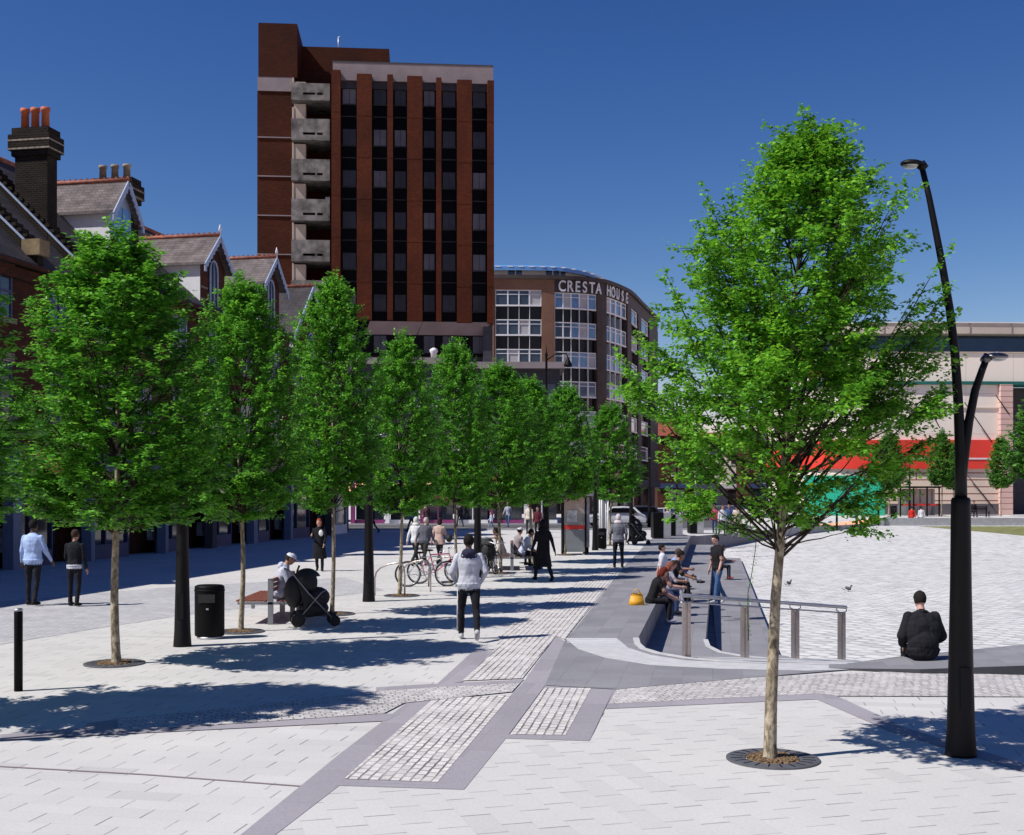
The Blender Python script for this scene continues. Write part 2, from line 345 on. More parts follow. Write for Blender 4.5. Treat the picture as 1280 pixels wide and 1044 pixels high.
# ------------------------------------------------------------ ground
ARC=[(797.6,799),(799.5,806),(806,812),(824,817.5),(858,823.5),(900,827.5),(954,830),(1010,831.5),(1066,831),(1120,827),(1280,816)]
arc=[pix(*p) for p in ARC]
SD=.168
E0=arc[0]
def edge1(Y): return E0.x+SD*(Y-E0.y)
YE=66.0
g=MB()
near=[(-400,-60,0),(400,-60,0),(400,24,0),(60,22,0),(14,19.4,0)]+[tuple(p) for p in arc[::-1]]+[(edge1(YE),YE,0),(-400,YE,0)]
g.sheet(near)
e=edge1(YE)
g.add([(-400,YE,0),(e,YE,0),(18,80,0),(18,3000,0),(-2500,3000,0),(-2500,YE,0)],[(0,1,2,3,4,5)])
g.add([(18,80,0),(28,92.6,.4),(28,3000,.4),(18,3000,0)],[(0,1,2),(0,2,3)])
g.add([(28,92.6,.4),(2500,92.6,.4),(2500,3000,.4),(28,3000,.4)],[(0,1,2,3)])
tag(g.build('pavement',M['pave']),kind='structure')
# plaza (lower level)
def plz(Y): return -1.1 if Y<60 else -1.1+.95*(min(Y,92.6)-60)/32.6
g=MB()
g.add([(1,16,-1.1),(400,16,-1.1),(400,60,-1.1),(1,60,-1.1),(1,92.65,-.15),(400,92.65,-.15)],[(0,1,2,3),(3,2,5,4)])
tag(g.build('plaza_floor',M['plaza']),kind='structure')
g=MB()
G=[(31,91.5),(33.5,84),(34.5,80),(44,72),(90,60.5),(120,60.5),(120,91.5)]
g.sheet([(x,y,plz(y)+.006) for x,y in G])
tag(g.build('lawn',M['grass']),kind='structure')
def floor_patch(name,pts,m,z=.004,mb=None):
    gg=MB()
    for i,P in enumerate(pts): gg.sheet([(*pix(*p)[:2],z+.0003*i) for p in P])
    return tag(gg.build(name,m),kind='structure')
def flip(pts): return pts
# cross-laid flags, right of the long grey band
floor_patch('cross_laid_paving',[[(345,1044),(333,1060),(1400,1400),(1600,950),(1280,966),(1122,914),(1021,872),(761,883),(737,927),(633,923),(580,988),(424,983)]],M['pave2'],.004)
floor_patch('wavy_sett_paving',[[(-300,840),(0,806),(120,786),(225,770),(480,738),(430,722),(200,735),(0,752),(-300,790)]],M['setts'],.004)
# grey granite bands
bands=[
 [(282,1060),(333,1060),(345,1044),(424,983),(430,975),(545,871),(510,878),(425,943)],
 [(424,978),(430,974.5),(547,979),(640,868),(653,855),(695,796),(706,802),(681,858),(633,923),(580,988),(422,983)],
 [(633,919),(639,919),(707,920),(739,861),(768,861),(737,927),(632,924)],
 [(681,861),(681,858),(768,858),(768,861)],
 [(545,857),(578,853),(617,815),(592,814)],
 [(0,926),(483,902),(500,893),(480,893),(217,911),(145,916),(110,918),(108,908),(145,900),(145,906),(110,910),(0,919)],
 [(108,918),(147,916),(147,900),(108,905)],
 [(470,860),(545,855.5),(640,851),(655,850),(650,855),(545,860),(470,865)],
 [(768,861),(771,863),(761,881),(1021,868),(1046,871),(1136,912),(1300,962),(1300,972),(1110,914),(1021,875),(757,887)],
]
floor_patch('grey_granite_bands',bands,M['band'],.007)
cob=[[(430,975),(547,979),(639,870),(542,874)],
 [(639,919),(707,920),(739,861),(681,861)],
]
floor_patch('cobble_cross_strip',[[(147,916),(480,893),(470,865.5),(300,885),(147,900)],[(480,893),(505,880),(640,866),(650,855),(545,860.5),(470,865.5)]],M['cobble2'],.0135)
floor_patch('cobble_panels',cob,M['cobble'],.0105)
floor_patch('cobble_walk',[[(578,852),(653,849),(695,796),(706,800),(725,776),(782,707),(800,690),(785,690),(755,710),(690,748),(632,787),(617,815)]],M['cobble'],.0122)
floor_patch('cobble_strip',[[(771,863),(860,855),(954,847),(1122,840),(1280,845),(1500,850),(1500,880),(1280,872),(1046,871),(1021,868),(761,881)]],M['cobble2'],.0113)
g=MB();a_=[pix(-80,952),pix(0,958),pix(180,968),pix(380,983)];b_=[pix(380,984.3),pix(180,969.3),pix(0,959.2),pix(-80,953.2)];g.sheet([(p.x,p.y,.005) for p in a_+b_]);tag(g.build('expansion_joint',M['mauve']),kind='structure')
# terrace paving upper level
ter=[(681,858),(706,802),(726,778),(783,707),(805,683),(830,660)]
T=[tuple(pix(*p)[:2]) for p in ter]
poly=T+[(edge1(YE),YE)]+[(edge1(y),y) for y in (60,50,40,30,24)]+[tuple(p[:2]) for p in arc[:9]]+[tuple(pix(*p)[:2]) for p in [(1066,838),(954,847),(860,855),(771,863)]]
g=MB();g.sheet([(x,y,.0150) for x,y in poly]);tag(g.build('terrace_paving',M['terrace']),kind='structure')
wb_out=[(706,799),(723,813),(757,824),(813,833),(897,837.5),(1010,840),(1075,838)]
wb_in=[(1075,832),(954,831.5),(858,827),(813,820),(785,811),(771,799)]
floor_patch('pale_curved_paving',[wb_out+wb_in],M['white_band'],.0175)
# tactile studs at its head
g=MB()
for i in range(22):
    for j in range(3):
        p=pix(710+i*2.85,800+j*2.1+.4)
        g.box(p.x-.012,p.x+.012,p.y-.03,p.y+.03,.0165,.0245)
tag(g.build('tactile_studs',M['white']),kind='structure')
# copings (thin pale arcs)
def ribbon(pts,w,z0,z1,name,m,label):
    g=MB();pts=[Vector((p[0],p[1],0)) for p in pts]
    L=[];Rr=[]
    for i,p in enumerate(pts):
        d=(pts[min(i+1,len(pts)-1)]-pts[max(i-1,0)]).normalized();n=Vector((-d.y,d.x,0))
        L.append(p+n*w/2);Rr.append(p-n*w/2)
    for i in range(len(pts)-1):
        g.prism([L[i][:2],L[i+1][:2],Rr[i+1][:2],Rr[i][:2]],z0,z1)
    o=g.build(name,m);return tag(o,label,'kerb')
def offs(pts,d):
    out=[]
    for i,p in enumerate(pts):
        q=(pts[min(i+1,len(pts)-1)]-pts[max(i-1,0)]).normalized();n=Vector((-q.y,q.x,0));out.append(p+n*d)
    return out
cop=offs(arc[:9],-.035)
ribbon(cop,.10,-.6,.027,'coping_kerb',M['white_band'],'thin pale curved coping at the near end of the upper seating step')
A2=[pix(x,y,-.45) for x,y in [(882,800),(885,808),(900,815.5),(930,820.5),(965,824),(1010,826),(1060,827.5)]]
ribbon(A2,.09,-.95,-.436,'coping_kerb',M['white_band'],'thin pale curved coping at the near end of the lower seating step')
# terrace steps
def stepline(off,Y): return edge1(Y)+off
g=MB()
z1=-.45;z2=-.9
g.prism([(edge1(16)-.1,16),(A2[0].x-.3,17),(9,17.4),(12,18.5),(12,20.2)]+[tuple(p[:2]) for p in A2[::-1]]+[(stepline(1.28,YE),YE),(edge1(YE)-.02,YE)],-1.2,z1)
st=thing('seating_terrace','long grey granite seating steps descending beside the grey upper paving','terrace')
g.build('upper_step',M['terrace'],st)
g=MB();P3=[(stepline(2.62,25.0),25.0),(stepline(2.62,25)+.3,24.2),(6.2,23.2),(8,22.8)]
g.prism([(A2[2].x,22),(8,20.8)]+P3[::-1]+[(stepline(2.62,61),61),(stepline(1.0,61),61)],-1.2,z2)
g.build('lower_step',M['terrace'],st)
# drop walls round the plaza
g=MB()
B=[(60,22),(14,19.4)]+[tuple(p[:2]) for p in arc[::-1]]+[(edge1(YE),YE),(18,80)]
for i in range(len(B)-1):
    a,b=B[i],B[i+1]
    g.add([(a[0],a[1],-1.4),(b[0],b[1],-1.4),(b[0],b[1],-.001),(a[0],a[1],-.001)],[(0,1,2,3)])
tag(g.build('retaining_wall',M['terrace']),'grey granite retaining wall dropping from the upper paving to the white square','wall')
g=MB()
g.prism([(18,80.02),(28,92.62),(28,92.3),(18.1,79.7)],-1.2,.02);g.prism([(28,92.9),(28,92.3),(160,92.3),(160,92.9)],-1,.43)
tag(g.build('boundary_wall',M['kerb']),'low grey stone wall across the far side of the white square','wall')
# raised kerb wall where the man sits
wn=[pix(1010,835.5),pix(1150,843),pix(1280,844),pix(1420,846)]
wf=[pix(1420,806),pix(1280,816),pix(1120,827),pix(1066,831),pix(1010,832)]
hh={0:.005,1:.07,2:.13,3:.17};hf=[.17,.13,.07,.03,.005]
vs=[(p.x,p.y,hh[i]) for i,p in enumerate(wn)]+[(p.x,p.y-.01,hf[i]) for i,p in enumerate(wf)]
n=len(vs);vb=[(x,y,-.05) for x,y,z in vs]
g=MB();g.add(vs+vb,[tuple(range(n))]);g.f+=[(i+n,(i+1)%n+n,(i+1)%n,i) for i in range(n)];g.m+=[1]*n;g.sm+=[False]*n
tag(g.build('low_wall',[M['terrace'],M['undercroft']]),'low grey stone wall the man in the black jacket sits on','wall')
g=MB();g.prism([(5.6,19.2),(14,19.6),(14,18.6),(6,18.3)],-1.1,-.30);tag(g.build('foot_ledge',M['terrace']),'low grey ledge below the far side of the wall the seated man uses','ledge')
# ramp + handrail
PA,PB=Vector((2.66,18.02,0)),Vector((5.95,21.3,-.5))
g=MB();q=[(2.62,18.12,.002),(5.98,21.42,-.5),(6.7,20.5,-.5),(3.4,17.7,.002)]
g.add(q+[(x,y,-1.1) for x,y,z in q],[(3,2,1,0),(0,1,5,4),(1,2,6,5),(2,3,7,6),(3,0,4,7)])
tag(g.build('ramp',M['white_band']),'short pale ramp running down beside the steel handrail','ramp')
hr=thing('handrail','stainless steel handrail on four twin posts beside the seating steps','handrail',tuple(PA))
posts=[]
for px,t in ((858,0),(931,.33),(994,.62),(1052,.93)):
    p=PA.lerp(PB,t); Y=p.y; p=Vector((at(px,Y),Y,p.z)); posts.append(p)
for p in posts:
    g=MB();q=p-PA
    for dx in (-.038,.038): g.box(q.x+dx-.026,q.x+dx+.026,q.y-.035,q.y+.035,q.z-.1,q.z+.84)
    g.box(q.x-.012,q.x+.012,q.y-.02,q.y+.02,q.z,q.z+.8)
    g.build('post',M['steel'],hr,bevel=.004)
a=posts[0]-PA;b=posts[-1]-PA;d=(b-a).normalized()
g=MB();g.tube([a-d*.12+Vector((0,0,.93)),b+d*.15+Vector((0,0,.93))],.03,10);g.build('rail',M['rail'],hr)
g=MB();g.tube([a-d*.02+Vector((0,0,.83)),b+d*.02+Vector((0,0,.83))],.013,8);g.build('lower_rail',M['rail'],hr)
for p in posts:
    q=p-PA
    for k in (-.16,.16): g=MB();g.tube([q+d*k*.3+Vector((0,0,.83)),q+d*k+Vector((0,0,.86)),q+d*k+Vector((0,0,.92))],.009,6);g.build('bracket',M['rail'],hr)
# road, kerbs, markings
g=MB();g.sheet([(-60,77,.004),(13,77,.004),(17,82,.004),(20,200,.004),(20,600,.004),(15,600,.004),(9.6,134,.004),(5,124,.004),(4.9,89,.004),(-60,88,.004)])
g.v=[(x,y,z-.0) for x,y,z in g.v]
tag(g.build('road',M['asphalt']),kind='structure')
g=MB();g.prism([(-60,76.7),(13.2,76.7),(13.2,76.95),(-60,76.95)],0,.11);g.prism([(-60,88.05),(4.9,89.05),(4.9,89.3),(-60,88.3)],0,.11)
tag(g.build('kerb_line',M['kerb']),kind='structure')
g=MB()
for i in range(24): g.sheet([(-40+i*2.4,82.4,.008),(-39+i*2.4,82.4,.008),(-39+i*2.4,82.55,.008),(-40+i*2.4,82.55,.008)])
tag(g.build('road_markings',M['paint']),kind='structure')

# ------------------------------------------------------------ tower
TY=95.0
def tx(px,Y=TY): return at(px,Y)
tw=thing('office_tower','tall brown tiled office tower with vertical fins and concrete balconies','tower',(tx(516),TY,0),R(4.5))
ox=tx(516)
def X(px): return tx(px)-ox
def Z(py): return zz(py,TY)
g=MB();g.box(X(418),X(616),.4,12,Z(445),Z(90));g.build('core',M['tglass'],tw)
g=MB();g.box(X(417),X(616.5),-.1,12.2,Z(103),Z(81))
b=g.build('parapet',M['mauve'],tw);g=MB();g.box(X(416.6),X(616.7),-.13,12.3,Z(81),Z(79.5));g.build('parapet_cap',M['undercroft'],tw)
g=MB();g.box(X(418),X(616),.1,.4,Z(112),Z(103.1));g.build('recessed_fascia',M['undercroft'],tw)
fins=[(416,427,94,420),(447,465.5,98,402),(484.5,491.5,98,402),(509,528,99,403),(545,551.5,100,403),(571,589.5,102,404),(609,617,102,405)]
for a,b,t,u in fins:
    g=MB();g.box(X(a),X(b),-.75,.42,Z(u),Z(t));
    for k in range(1,6): g.box(X(a)-.01,X(b)+.01,-.765,.4,Z(t)-k*3.26*1.0-.03,Z(t)-k*3.26+.03)
    g.build('fin',M['fin'],tw)
bays=[(427.6,446.4),(466.2,484),(492.2,508.5),(528.6,544.4),(552.2,570.5),(590.2,608.4)]
pr=random.Random(3)
for i,(a,b) in enumerate(bays):
    for k in range(7):
        zt=Z(112)-k*3.26-(0 if k else 0)
        y0=162-51.5+k*51.5
        zt=Z(y0);h=(1.25)
        m=M['tpanel2'] if pr.random()<.32 else M['tpanel']
        g=MB();g.box(X(a)+.08,X(b)-.08,.30,.41,zt-h,zt);w=g.build('window',m,tw)
        g=MB();g.box(X(a)+.02,X(b)-.02,.26,.42,zt-h-.1,zt-h-.003);g.box((X(a)+X(b))/2-.02,(X(a)+X(b))/2+.02,.27,.30,zt-h,zt);g.build('frame',M['undercroft'],w)
        g=MB();g.box(X(a)+.02,X(b)-.02,.27,.42,zt-2.3,zt-2.22);g.build('transom',M['undercroft'],w)
# base apron
for a,b,yb in ((463,528,418),(528.4,612,418)):
    g=MB();g.add([(X(a),-.45,Z(403)),(X(b),-.45,Z(403)),(X(b)-.5,.35,Z(yb)),(X(a)-.4,.35,Z(yb)),(X(a),.9,Z(403)),(X(b),.9,Z(403)),(X(b),.9,Z(yb)),(X(a),.9,Z(yb))],[(0,3,2,1),(0,1,5,4),(3,7,6,2),(1,2,6,5),(0,4,7,3),(4,5,6,7)]);g.build('apron',M['mauve'],tw)
g=MB();g.box(X(420),X(612),.5,11,Z(470),Z(418));g.box(X(604),X(615),-.2,11,0,Z(405));g.build('undercroft',M['undercroft'],tw)
# left wing
g=MB();g.box(X(324),X(372),.7,7,Z(97),Z(30));g.build('plant_room',M['rust'],tw)
g=MB();g.box(X(323),X(366),.72,7,Z(114.5),Z(97.1));g.build('concrete_band',M['mauve'],tw)
ys=[114.6,173,221.5,270.5,319,368,420]
for k in range(6):
    g=MB();g.box(X(322.5),X(366),.8,7.2,Z(ys[k+1])+.09,Z(ys[k])-.0);g.build('wall_panel',M['rust'],tw)
    g=MB();g.box(X(322.3),X(366),.72,7.0,Z(ys[k+1]),Z(ys[k+1])+.085);g.build('string_course',M['mauve'],tw)
g=MB();g.box(X(322.5),X(366),.8,7.2,0,Z(420)-.01);g.build('wall_base',M['rust'],tw)
g=MB();g.box(X(372),X(485),4.5,11,Z(100),Z(36));g.box(X(371),X(418),3.2,9,0,Z(75));g.build('service_core',M['rust'],tw)
g=MB();g.tube([(X(420),4.6,Z(78)),(X(420),4.6,Z(38))],.08,6);g.tube([(X(419),4.6,Z(40)),(X(419),4.6,Z(22))],.05,6);g.tube([(X(419),4.6,Z(22)),(X(422),4.6,Z(21))],.04,6);g.build('antenna',M['galv'],tw)
for k,y0 in enumerate((109,153,203,252.5,303,353,403)):
    yb=y0+(21 if k==0 else 26.5)
    g=MB();x0,x1=X(366.3),X(413.5);zb,zt=Z(yb),Z(y0)
    slot0,slot1=x0+.9,x1-.55
    g.box(x0,x1,-.3,-.12,zb+.62,zt);g.box(x0,x1,-.3,-.12,zb,zb+.42);g.box(x0,slot0,-.3,-.12,zb+.421,zb+.619);g.box(slot1,x1,-.3,-.12,zb+.421,zb+.619);g.box(slot0+.95,slot0+1.1,-.3,-.12,zb+.421,zb+.619)
    g.box(x0,x0+.15,-.119,2.0,zb,zt);g.box(x1-.12,x1,-.119,2.0,zb,zt);g.box(x0+.151,x1-.121,-.119,3.3,zb,zb+.16)
    bal=g.build('balcony',M['concrete'],tw)
    g=MB();g.box(x0+.0,x0+.14,.3,3.2,zt+.01,Z((109,153,203,252.5,303,353,403)[max(k-1,0)]+27)-.01 if k else zt+.6);g.box(x0+.141,X(383),.35,1.2,zt+.0,zt+(1.35 if k else .3));g.build('side_wall',M['beige'],bal)
    if k in (3,5): g=MB();g.box(x1-.45,x1-.1,1.2,1.3,zt+.0,zt+.55);g.build('duct_box',M['white'],bal)
# podium in front of tower and shops beneath
pd=thing('podium_building','low dark podium with purple shopfronts in front of the tower','building',(at(560,90),90,0))
def PX(px): return at(px,90)-at(560,90)
def PZ(py): return zz(py,90)
g=MB();g.box(PX(440),PX(700),.3,5.0,PZ(600),PZ(455));g.build('wall',M['undercroft'],pd)
g=MB();g.box(PX(435),PX(580),0,5.2,PZ(455),PZ(447));g.box(PX(580),PX(706),-.4,5.2,PZ(461),PZ(453));g.build('roof_edge',M['mauve'],pd)
for i in range(9):
    for j in range(2):
        x=PX(452)+i*1.68;z=PZ(480)-j*3.3
        g=MB();g.box(x,x+1.1,.22,.32,z-1.6,z);w=g.build('window',M['cglass_dark'],pd);g=MB();g.box(x-.06,x+1.16,.17,.23,z-1.7,z-1.6);g.build('sill',M['white'],w)
cols=['purple','navy','purple','undercroft','orange','purple']
for i in range(6):
    x=PX(440)+i*2.6
    g=MB();g.box(x+.05,x+2.55,.0,.3,3.1,3.9);g.build('fascia',M[cols[i]],pd)
    g=MB();g.box(x+.25,x+2.35,.4,.5,.35,3.0);w=g.build('shop_window',M['shopglass'],pd)
    g=MB();g.box(x+.2,x+2.4,.3,.45,0,.34);g.box(x+1.2,x+1.28,.3,.39,.35,3.0);g.build('stallriser',M['purple' if i%2==0 else 'white'],w)
    g=MB();g.box(x-.1,x+.2,.0,.35,0,3.09);g.build('pilaster',M['white'] if i%2 else M['purple'],pd)
g=MB();g.lathe([(.22,PZ(447)),(.22,PZ(438)),(.32,PZ(436)),(.3,PZ(433)),(.1,PZ(431))],12,(PX(540),2));g.build('roof_vent',M['white'],pd)
g=MB();g.tube([(PX(574),1.5,PZ(447)),(PX(574),1.5,PZ(424))],.03,5);g.build('pole',M['galv'],pd)

# ------------------------------------------------------------ Cresta House
cr=thing('office_block','curved brown brick office block with CRESTA HOUSE lettering','office block',(0,130,0))
plan_px=[(560,130),(618,130),(660,130.1),(693,130.4),(720,131),(748,132.3),(765,134.6),(785,139.5),(793,143.5),(800,148),(812,155.5),(822,163)]
pl=[Vector((at(p,y),y-130,0)) for p,y in plan_px]
# smooth resample by catmull-rom with px as the key
def plan(px):
    px=min(max(px,560.0),822.0)
    for i in range(len(plan_px)-1):
        if plan_px[i][0]<=px<=plan_px[i+1][0] or i==len(plan_px)-2:
            t=(px-plan_px[i][0])/(plan_px[i+1][0]-plan_px[i][0])
            p0=pl[max(i-1,0)];p1=pl[i];p2=pl[i+1];p3=pl[min(i+2,len(pl)-1)]
            if i==0: return p1.lerp(p2,t)
            return .5*((2*p1)+(p2-p0)*t+(2*p0-5*p1+4*p2-p3)*t*t+(3*p1-p0-3*p2+p3)*t**3)
def pn(px):
    d=(plan(min(px+1,822))-plan(px-1)).normalized();return Vector((d.y,-d.x,0))
def wallstrip(g,p0,p1,z0,z1,out,thick,n=None):
    n=n or max(1,int((p1-p0)/4))
    P=[p0+(p1-p0)*i/n for i in range(n+1)]
    a=[plan(p)+pn(p)*out for p in P];b=[plan(p)+pn(p)*(out-thick) for p in P]
    for i in range(n): 
        vs=[(*a[i][:2],z0),(*a[i+1][:2],z0),(*b[i+1][:2],z0),(*b[i][:2],z0),(*a[i][:2],z1),(*a[i+1][:2],z1),(*b[i+1][:2],z1),(*b[i][:2],z1)]
        g.add(vs,[(3,2,1,0),(4,5,6,7),(0,1,5,4)]+([(3,0,4,7)] if i==0 else [])+([(1,2,6,5)] if i==n-1 else [])+[(2,3,7,6)])
def cz(py): return zz(py,130.5)
ZT=cz(345)
g=MB();wallstrip(g,560,822,0,ZT-1.0,-.5,3,50);g.build('inner_wall',M['cblack'],cr)
g=MB();wallstrip(g,560,822,ZT-.42,ZT,.35,6,50);g.build('cornice',M['cdark'],cr)
g=MB();wallstrip(g,693,822,cz(365),ZT-.421,.0,.6,40);g.build('sign_fascia',M['cdark'],cr)
g=MB();wallstrip(g,560,693,cz(363),ZT-.421,.0,.6,20);wallstrip(g,676.5,693,3.9,cz(363.01),.0,.6);wallstrip(g,560,618,3.9,cz(363.01),0,.6);g.build('brick_wall',M['cbrick'],cr)
for a,b in ((746,757.5),(783.5,788),(797.8,801.5),(811,822)):
    g=MB();wallstrip(g,a,b,3.9,cz(365.01),.05,.7);g.build('pier',M['cdark'],cr)  # piers coloured dark for the unlit side of the curve
rows=[363+36.9*k for k in range(6)]
gp=random.Random(5)
secs=[(619,676,4),(693.5,745.5,5),(758,783,4),(788.5,797.5,1),(802,810.5,1)]
for a,b,nb in secs:
    for k in range(6):
        zt=cz(rows[k]+(2.5 if a>690 else 0));h=1.62
        for j in range(nb):
            p0=a+(b-a)*j/nb;p1=a+(b-a)*(j+1)/nb
            g=MB();wallstrip(g,p0+.7,p1-.7,zt-h,zt-.12,-.2,.1,1)
            pal=nb==1 or (a>690 and a<746 and j>1) or a>750
            m=M['blind'] if gp.random()<(.5 if nb==1 else .13) else (M['cglass'] if (pal and gp.random()<.8) or gp.random()<.15 else M['cglass_dark'])
            w=g.build('window',m,cr)
            g=MB()
            for q in (p0,p1-.8): wallstrip(g,q,q+.8,zt-h,zt-.1,-.12,.14,1)
            wallstrip(g,p0,p1,zt-.1,zt,-.1,.14,1);wallstrip(g,p0,p1,zt-h-.16,zt-h,-.05,.2,1);wallstrip(g,p0+.8,p1-.8,zt-.52,zt-.45,-.13,.1,1)
            if nb>1: wallstrip(g,p0,p0+.45,zt-3.2,zt-h-.17,-.12,.2,1)
            g.build('frame',M['white'],w)
# ground floor
g=MB();wallstrip(g,560,822,3.0,3.9,.4,1.0,40);g.build('shop_fascia',M['undercroft'],cr)
for k in range(9):
    g=MB();wallstrip(g,700+k*13,709+k*13,.3,2.9,-.1,.2,3);g.build('shop_window',M['shopglass'],cr)
    g=MB();wallstrip(g,709.2+k*13,712.8+k*13,0,2.99,.1,.4,1);g.build('shop_pier',M['white'] if k%3==0 else M['cdark'],cr)
# penthouse: pale glazing under a blue curved roof
g=MB();wallstrip(g,560,790,ZT+.01,ZT+1.15,-2.2,2,60);g.build('penthouse_wall',M['cgreen'],cr)
for a,b in ((634,655),(686,716)):
    for q in range(int((b-a)/10)):
        g=MB();wallstrip(g,a+q*10.5,a+q*10.5+9,ZT+.25,ZT+1.05,-2.12,.1,1);w=g.build('penthouse_window',M['cglass_dark'],cr)
        g=MB();wallstrip(g,a+q*10.5+9.1,a+q*10.5+10.3,ZT+.2,ZT+1.1,-2.1,.1,1);g.build('mullion',M['white'],w)
g=MB()
n=60
for i in range(n):
    pa=560+236*i/n;pb=560+236*(i+1)/n
    def rise(p): return 1.5 if p<700 else 1.5-1.1*((p-700)/96)**1.6
    for oa,ob,za,zb in ((-1.6,-2.4,0,.28),(-2.4,-4.5,.28,.55),(-4.5,-9,.55,.6)):
        A=plan(pa)+pn(pa)*oa;B_=plan(pb)+pn(pb)*oa;C=plan(pb)+pn(pb)*ob;D=plan(pa)+pn(pa)*ob
        ra,rb=ZT+rise(pa)-.25,ZT+rise(pb)-.25
        g.add([(*A[:2],ra+za),(*B_[:2],rb+za),(*C[:2],rb+zb),(*D[:2],ra+zb)],[(0,1,2,3)])
    A=plan(pa)+pn(pa)*-1.6;B_=plan(pb)+pn(pb)*-1.6
    ra,rb=ZT+rise(pa)-.25,ZT+rise(pb)-.25
    g.add([(*A[:2],ra-.42*min(1,max(.2,ra-ZT))),(*B_[:2],rb-.42*min(1,max(.2,rb-ZT))),(*B_[:2],rb),(*A[:2],ra)],[(0,1,2,3)])
g.build('curved_roof',M['croof'],cr)
g=MB()
for i in range(11):
    p=622+i*14.5;q=plan(p)+pn(p)*-1.62;zr=ZT+rise(p)-.25
    g=MB();g.box(q.x-.3,q.x+.3,q.y-.06,q.y+.06,zr-.06,zr+.05);g.build('roof_clip',M['white'],cr)
def letter_mesh(ch,size):
    cu=bpy.data.curves.new('t','FONT');cu.body=ch;cu.size=size;cu.extrude=.06;cu.offset=.022;cu.align_x='CENTER'
    o=bpy.data.objects.new('t',cu);COL.objects.link(o);bpy.context.view_layer.update()
    me=bpy.data.meshes.new_from_object(o.evaluated_get(bpy.context.evaluated_depsgraph_get()));bpy.data.objects.remove(o);return me
cent=[(702,'C'),(712,'R'),(721.5,'E'),(730,'S'),(738.5,'T'),(747,'A'),(759.5,'H'),(765,'O'),(770.7,'U'),(776,'S'),(781.5,'E')]
for px,ch in cent:
    me=letter_mesh(ch,1.7);p=plan(px)+pn(px)*.12;nn=pn(px)
    o=bpy.data.objects.new('letter',me);COL.objects.link(o);o.parent=cr
    zl=cz(364.2)
    o.matrix_local=Matrix.Translation((p.x,p.y,zl))@Matrix.Rotation(math.atan2(nn.x,-nn.y),4,'Z')@Matrix.Rotation(PI/2,4,'X')
    o.scale=(.74 if px<750 else .80,1.0,1);me.materials.append(M['white'])

# ------------------------------------------------------------ shopping centre (right)
sc=thing('shopping_centre','cream curved shopping centre with red band and dark blue glazing','building',(0,107,.4))
sp_px=[(955,150),(968,132),(985,119),(1005,111.5),(1035,108.2),(1080,107.2),(1130,107),(1200,107),(1262,107.2)]
spl=[Vector((at(p,y),y-107,0)) for p,y in sp_px]
def sstrip(g,p0,p1,y0,y1,out,thick,n=None):
    n=n or max(1,int((p1-p0)/8));z0=zz(y0,107)-.4;z1=zz(y1,107)-.4
    def pt(px):
        for i in range(len(sp_px)-1):
            if px<=sp_px[i+1][0] or i==len(sp_px)-2:
                t=(px-sp_px[i][0])/(sp_px[i+1][0]-sp_px[i][0])
                p0_=spl[max(i-1,0)];p1_=spl[i];p2=spl[i+1];p3=spl[min(i+2,len(spl)-1)]
                if i==0 or t>1: return p1_.lerp(p2,t)
                return .5*((2*p1_)+(p2-p0_)*t+(2*p0_-5*p1_+4*p2-p3)*t*t+(3*p1_-p0_-3*p2+p3)*t**3)
    def nr(px):
        d=(pt(px+2)-pt(px-2)).normalized();return Vector((d.y,-d.x,0))
    P=[p0+(p1-p0)*i/n for i in range(n+1)]
    a=[pt(p)+nr(p)*out for p in P];b=[pt(p)+nr(p)*(out-thick) for p in P]
    for i in range(n):
        vs=[(*a[i][:2],z0),(*a[i+1][:2],z0),(*b[i+1][:2],z0),(*b[i][:2],z0),(*a[i][:2],z1),(*a[i+1][:2],z1),(*b[i+1][:2],z1),(*b[i][:2],z1)]
        g.add(vs,[(3,2,1,0),(4,5,6,7),(0,1,5,4),(2,3,7,6)]+([(3,0,4,7)] if i==0 else [])+([(1,2,6,5)] if i==n-1 else []))
for nm,a,b,y0,y1,out,th,m in [('plinth',960,1262,645.6,630,.1,3,'plinth'),('lower_wall',1100,1262,629.9,586,.02,3,'stripe'),('lower_wall',960,1099.8,629.9,586,.0,3,'cream'),('red_band',960,1242,585.9,550,.25,3,'redband'),
     ('wall',960,1262,549.9,481,.0,3,'cream'),('teal_trim',955,1400,480.9,477,.3,3,'teal'),('upper_wall',955,1400,476.9,440,.0,3,'cream'),('glazing_band',955,1400,439.9,418,-1.2,3,'dblue'),('parapet',955,1400,417.9,405,.5,6,'parapet')]:
    g=MB();sstrip(g,a,b,y0,y1,out,th,40);g.build(nm,M[m],sc)
g=MB();sstrip(g,1100,1242,574.5,572.5,.3,.1);g.build('white_line',M['white'],sc)
g=MB();sstrip(g,1243,1263,645.6,481,.5,3,2);g.build('pilaster',M['pinkstripe'],sc)
g=MB();sstrip(g,1263.5,1400,645.6,481,-3,3,4);g.build('dark_entrance',M['undercroft'],sc)
g=MB();sstrip(g,955,1400,441,439.9,.12,1.5);sstrip(g,1130,1242,511,509.5,.1,.3);g.build('trim_line',M['parapet'],sc)
for k in range(8):
    g=MB();sstrip(g,1000+k*52,1001+k*52,417.9,405,.56,.3,1);g.build('parapet_joint',M['mauve'],sc)
g=MB();sstrip(g,955,1400,404.9,403.6,.6,6,40);g.build('parapet_cap',M['white'],sc)
g=MB()
for i in range(5): sstrip(g,1012+i*6,1015.5+i*6,468,455,.2,.15,1)
g.build('red_lettering',M['redband'],sc)
